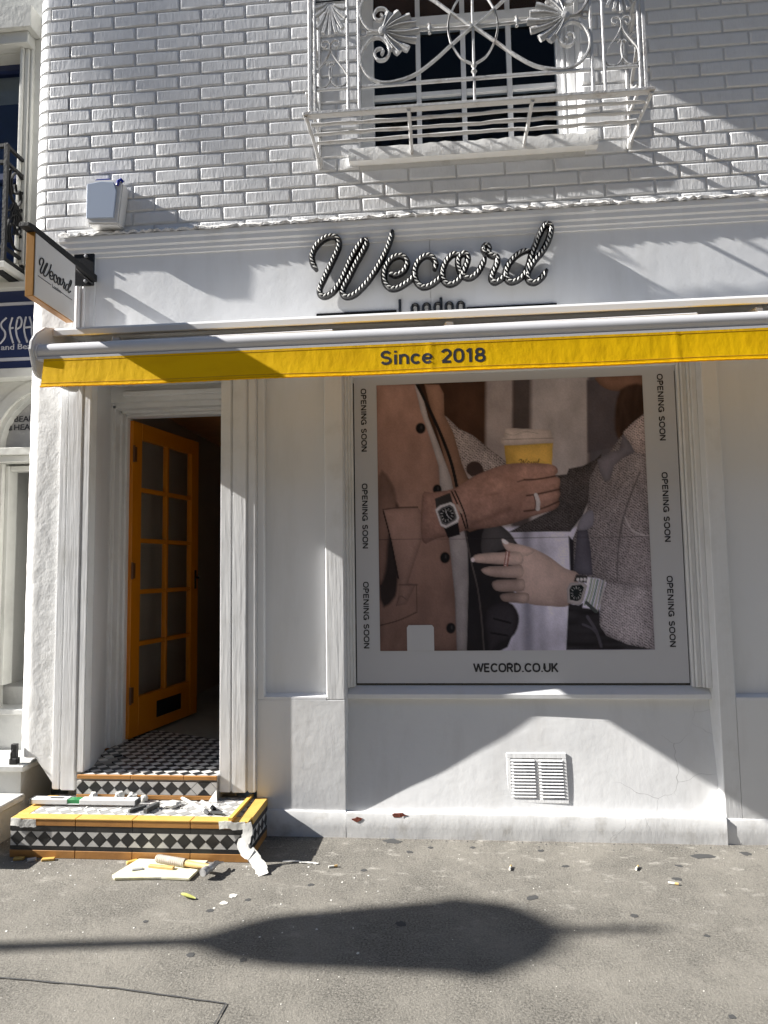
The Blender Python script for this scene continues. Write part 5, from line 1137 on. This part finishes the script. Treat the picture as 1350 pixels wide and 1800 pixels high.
# steps of the neighbour
nst = thing('marble_steps', 'worn pale marble steps leading up to the dark doorway at the far left', 'step', (-2.8, .2, 0))
MB().box(-5, -2.387, .46, 1.9, .2, .69).build('tread', 'marble', nst, bevel=.006); MB().box(-5, -2.387, .30, .459, .2, .585).build('tread', 'marble', nst, bevel=.006)
MB().box(-5, -2.387, .285, .299, .555, .587).build('tread_nosing', 'marble', nst, bevel=.004)
MB().box(-5, -2.300, -.035, .29, .318, .352).build('tread', 'marble', nst, bevel=.006); MB().box(-5, -2.33, -.01, .285, 0, .317).build('riser', 'marble', nst)
MB().box(-5, -2.300, -.50, -.012, .165, .200).build('tread', 'marble', nst, bevel=.006); MB().box(-5, -2.325, -.48, -.012, 0, .164).build('riser', 'marble', nst)
hk = MB().box(-2.395, -2.355, -.02, .02, .353, .385).box(-2.392, -2.360, -.012, .012, .3855, .46).tube([(-2.376, -.014, .43), (-2.376, -.03, .42), (-2.376, -.03, .38)], .006, 6)
tag(hk.build('boot_scraper', 'iron_black', bevel=.002), 'small dark iron fitting at the corner of the marble steps', 'fitting')
# black ironwork balcony of the neighbour
bb = thing('black_balcony', 'black ornamental iron balcony on the neighbouring building at the left edge', 'balcony', (-2.6, .1, 3.2))
bx, by0, by1, bz0, bz1 = -2.575, .06, .249, 3.265, 3.970
for z in (bz1, bz0, 3.866, 3.336):
    MB().box(bx-.009, bx+.009, by0+.012, by1, z-.009, z+.009).build('side_rail', 'iron_black', bb); MB().box(-4.2, bx+.012, by0-.010, by0+.0115, z-.010, z+.010).build('front_rail', 'iron_black', bb)
for y in (by0, .236): MB().box(bx-.011, bx+.011, y-.011, y+.011, bz0-.02, bz1+.012).build('post', 'iron_black', bb)
for x in (-2.72, -2.95, -3.18, -3.41, -3.64, -3.87): MB().box(x-.007, x+.007, by0-.007, by0+.007, bz0, bz1).build('post', 'iron_black', bb)
def bstrap(P, r=(.006, .011)): P = cat_rom(P, 5); MB().tube([(bx, .06+(y+.045)*.66, z+.066) for y, z in P], [r]*len(P), 6, flat=(1, 0, 0)).build('scroll', 'iron_black', bb, smooth=True)
for k, (zc, s) in enumerate(((3.68, 1), (3.42, -1))):
    bstrap([(.20, zc+.10*s), (.10, zc+.11*s), (.03, zc+.04*s), (.05, zc-.03*s), (.10, zc-.02*s), (.09, zc+.03*s)]); bstrap([(.02, zc+.10*s), (.0, zc+.02*s), (.03, zc-.06*s), (.12, zc-.10*s), (.18, zc-.04*s), (.15, zc+.01*s), (.12, zc-.02*s)]); bstrap([(.19, zc+.02*s), (.21, zc-.06*s), (.17, zc-.12*s), (.10, zc-.13*s)])
mm = MB()
for a in range(-3, 4): th = R(a*20-90); mm.tube([(bx, .155, 3.666), (bx, .155+.04*math.cos(th), 3.666+.07*math.sin(th)), (bx, .155+.066*math.cos(th), 3.666+.13*math.sin(th)-.02)], [(.004, .005), (.006, .012), (.005, .009)], 6, flat=(1, 0, 0))
mm.build('palmette', 'iron_black', bb, smooth=True)
MB().box(-4.2, bx+.02, by0-.02, .249, 3.200, 3.243).build('floor_slab', 'stone', bb, bevel=.004)
for y in (.11, .16, .21): MB().box(-4.2, bx, y-.012, y+.012, 3.244, 3.26).build('floor_bar', 'iron_black', bb)
MB().prism([(.249, 3.175), (.249, 3.199), (.07, 3.199), (.09, 3.185)], bx-.05, bx-.01, 'x').build('bracket', 'iron_black', bb)

# ---------------------------------------------------------------- out of the frame, upstream of the sun
lp = thing('street_lamp', 'black street lamp with a six sided lantern standing at the kerb', 'street lamp', (-8, -1.826, 0))
MB().lathe([(.11, 0), (.11, .5), (.07, .58), (.05, 1.2), (.042, 2.6), (.036, 3.45), (.05, 3.5), (.058, 3.62), (.05, 3.8), (.038, 3.88), (.034, 4.42), (.06, 4.46)], (-8, -1.826, 0), 14).build('post', 'iron_black', lp, smooth=True)
MB().lathe([(.06, 4.461), (.15, 4.56), (.185, 4.62), (.27, 5.05), (.285, 5.07)], (-8, -1.826, 0), 8, phase=.2).build('lantern', 'lamp_glass', lp)
MB().lathe([(.30, 5.071), (.27, 5.12), (.13, 5.24), (.05, 5.28), (.02, 5.30), (.028, 5.33), (.03, 5.36), (.024, 5.52), (.004, 5.58)], (-8, -1.826, 0), 8, phase=.2).build('lantern_cap', 'iron_black', lp)
shade_cnp = thing('added_shade_canopy', 'white board added out of view to shade the bricks at the upper right', 'awning', (.2, -.3, 5.3))  # unseen board added to cast shade over the bricks on the right
MB().box(-.735, 3.6, -.62, .003, 5.215, 5.27).build('shade_board', 'alu_white', shade_cnp, bevel=.004)
MB().box(-.735, 3.6, -.64, -.6205, 5.20, 5.30).build('shade_board_front', 'alu_white', shade_cnp, bevel=.004)

shade_scr = thing('added_shade_screen', 'dark slatted screen added out of view to shade the upper left bricks', 'balcony', (-16, 0, 13))  # unseen slats added to lay soft partial shade on the upper left bricks
rq = random.Random(3)
for k in range(20):
    y = -1.66+.095*k
    MB().box(-16.02, -15.98, y-.015, y+.015, 12.9+.5*rq.random(), 16).build('slat', 'iron_black', shade_scr)
MB().box(-16.02, -15.98, -1.638, -1.600, 13.0, 16).build('slat', 'iron_black', shade_scr)
MB().box(-19, -15.97, -1.70, .24, 16.0, 16.1).build('screen_top', 'stone', shade_scr)
ter = thing('opposite_terrace', 'brown brick terrace of houses across the street', 'building', (0, -12, 0))
MB().box(-40, 40, -20, -11.5, 0, 10.6).build('terrace_wall', 'terrace', ter)
MB().box(-40, 40, -11.49, -11.3, 10.4, 10.7).build('terrace_cornice', 'stone', ter)
for i in range(-12, 13):
    for z in (1.0, 4.2, 7.2):
        MB().box(i*3-.55, i*3+.55, -11.49, -11.44, z, z+1.7).build('window', 'navy', ter)
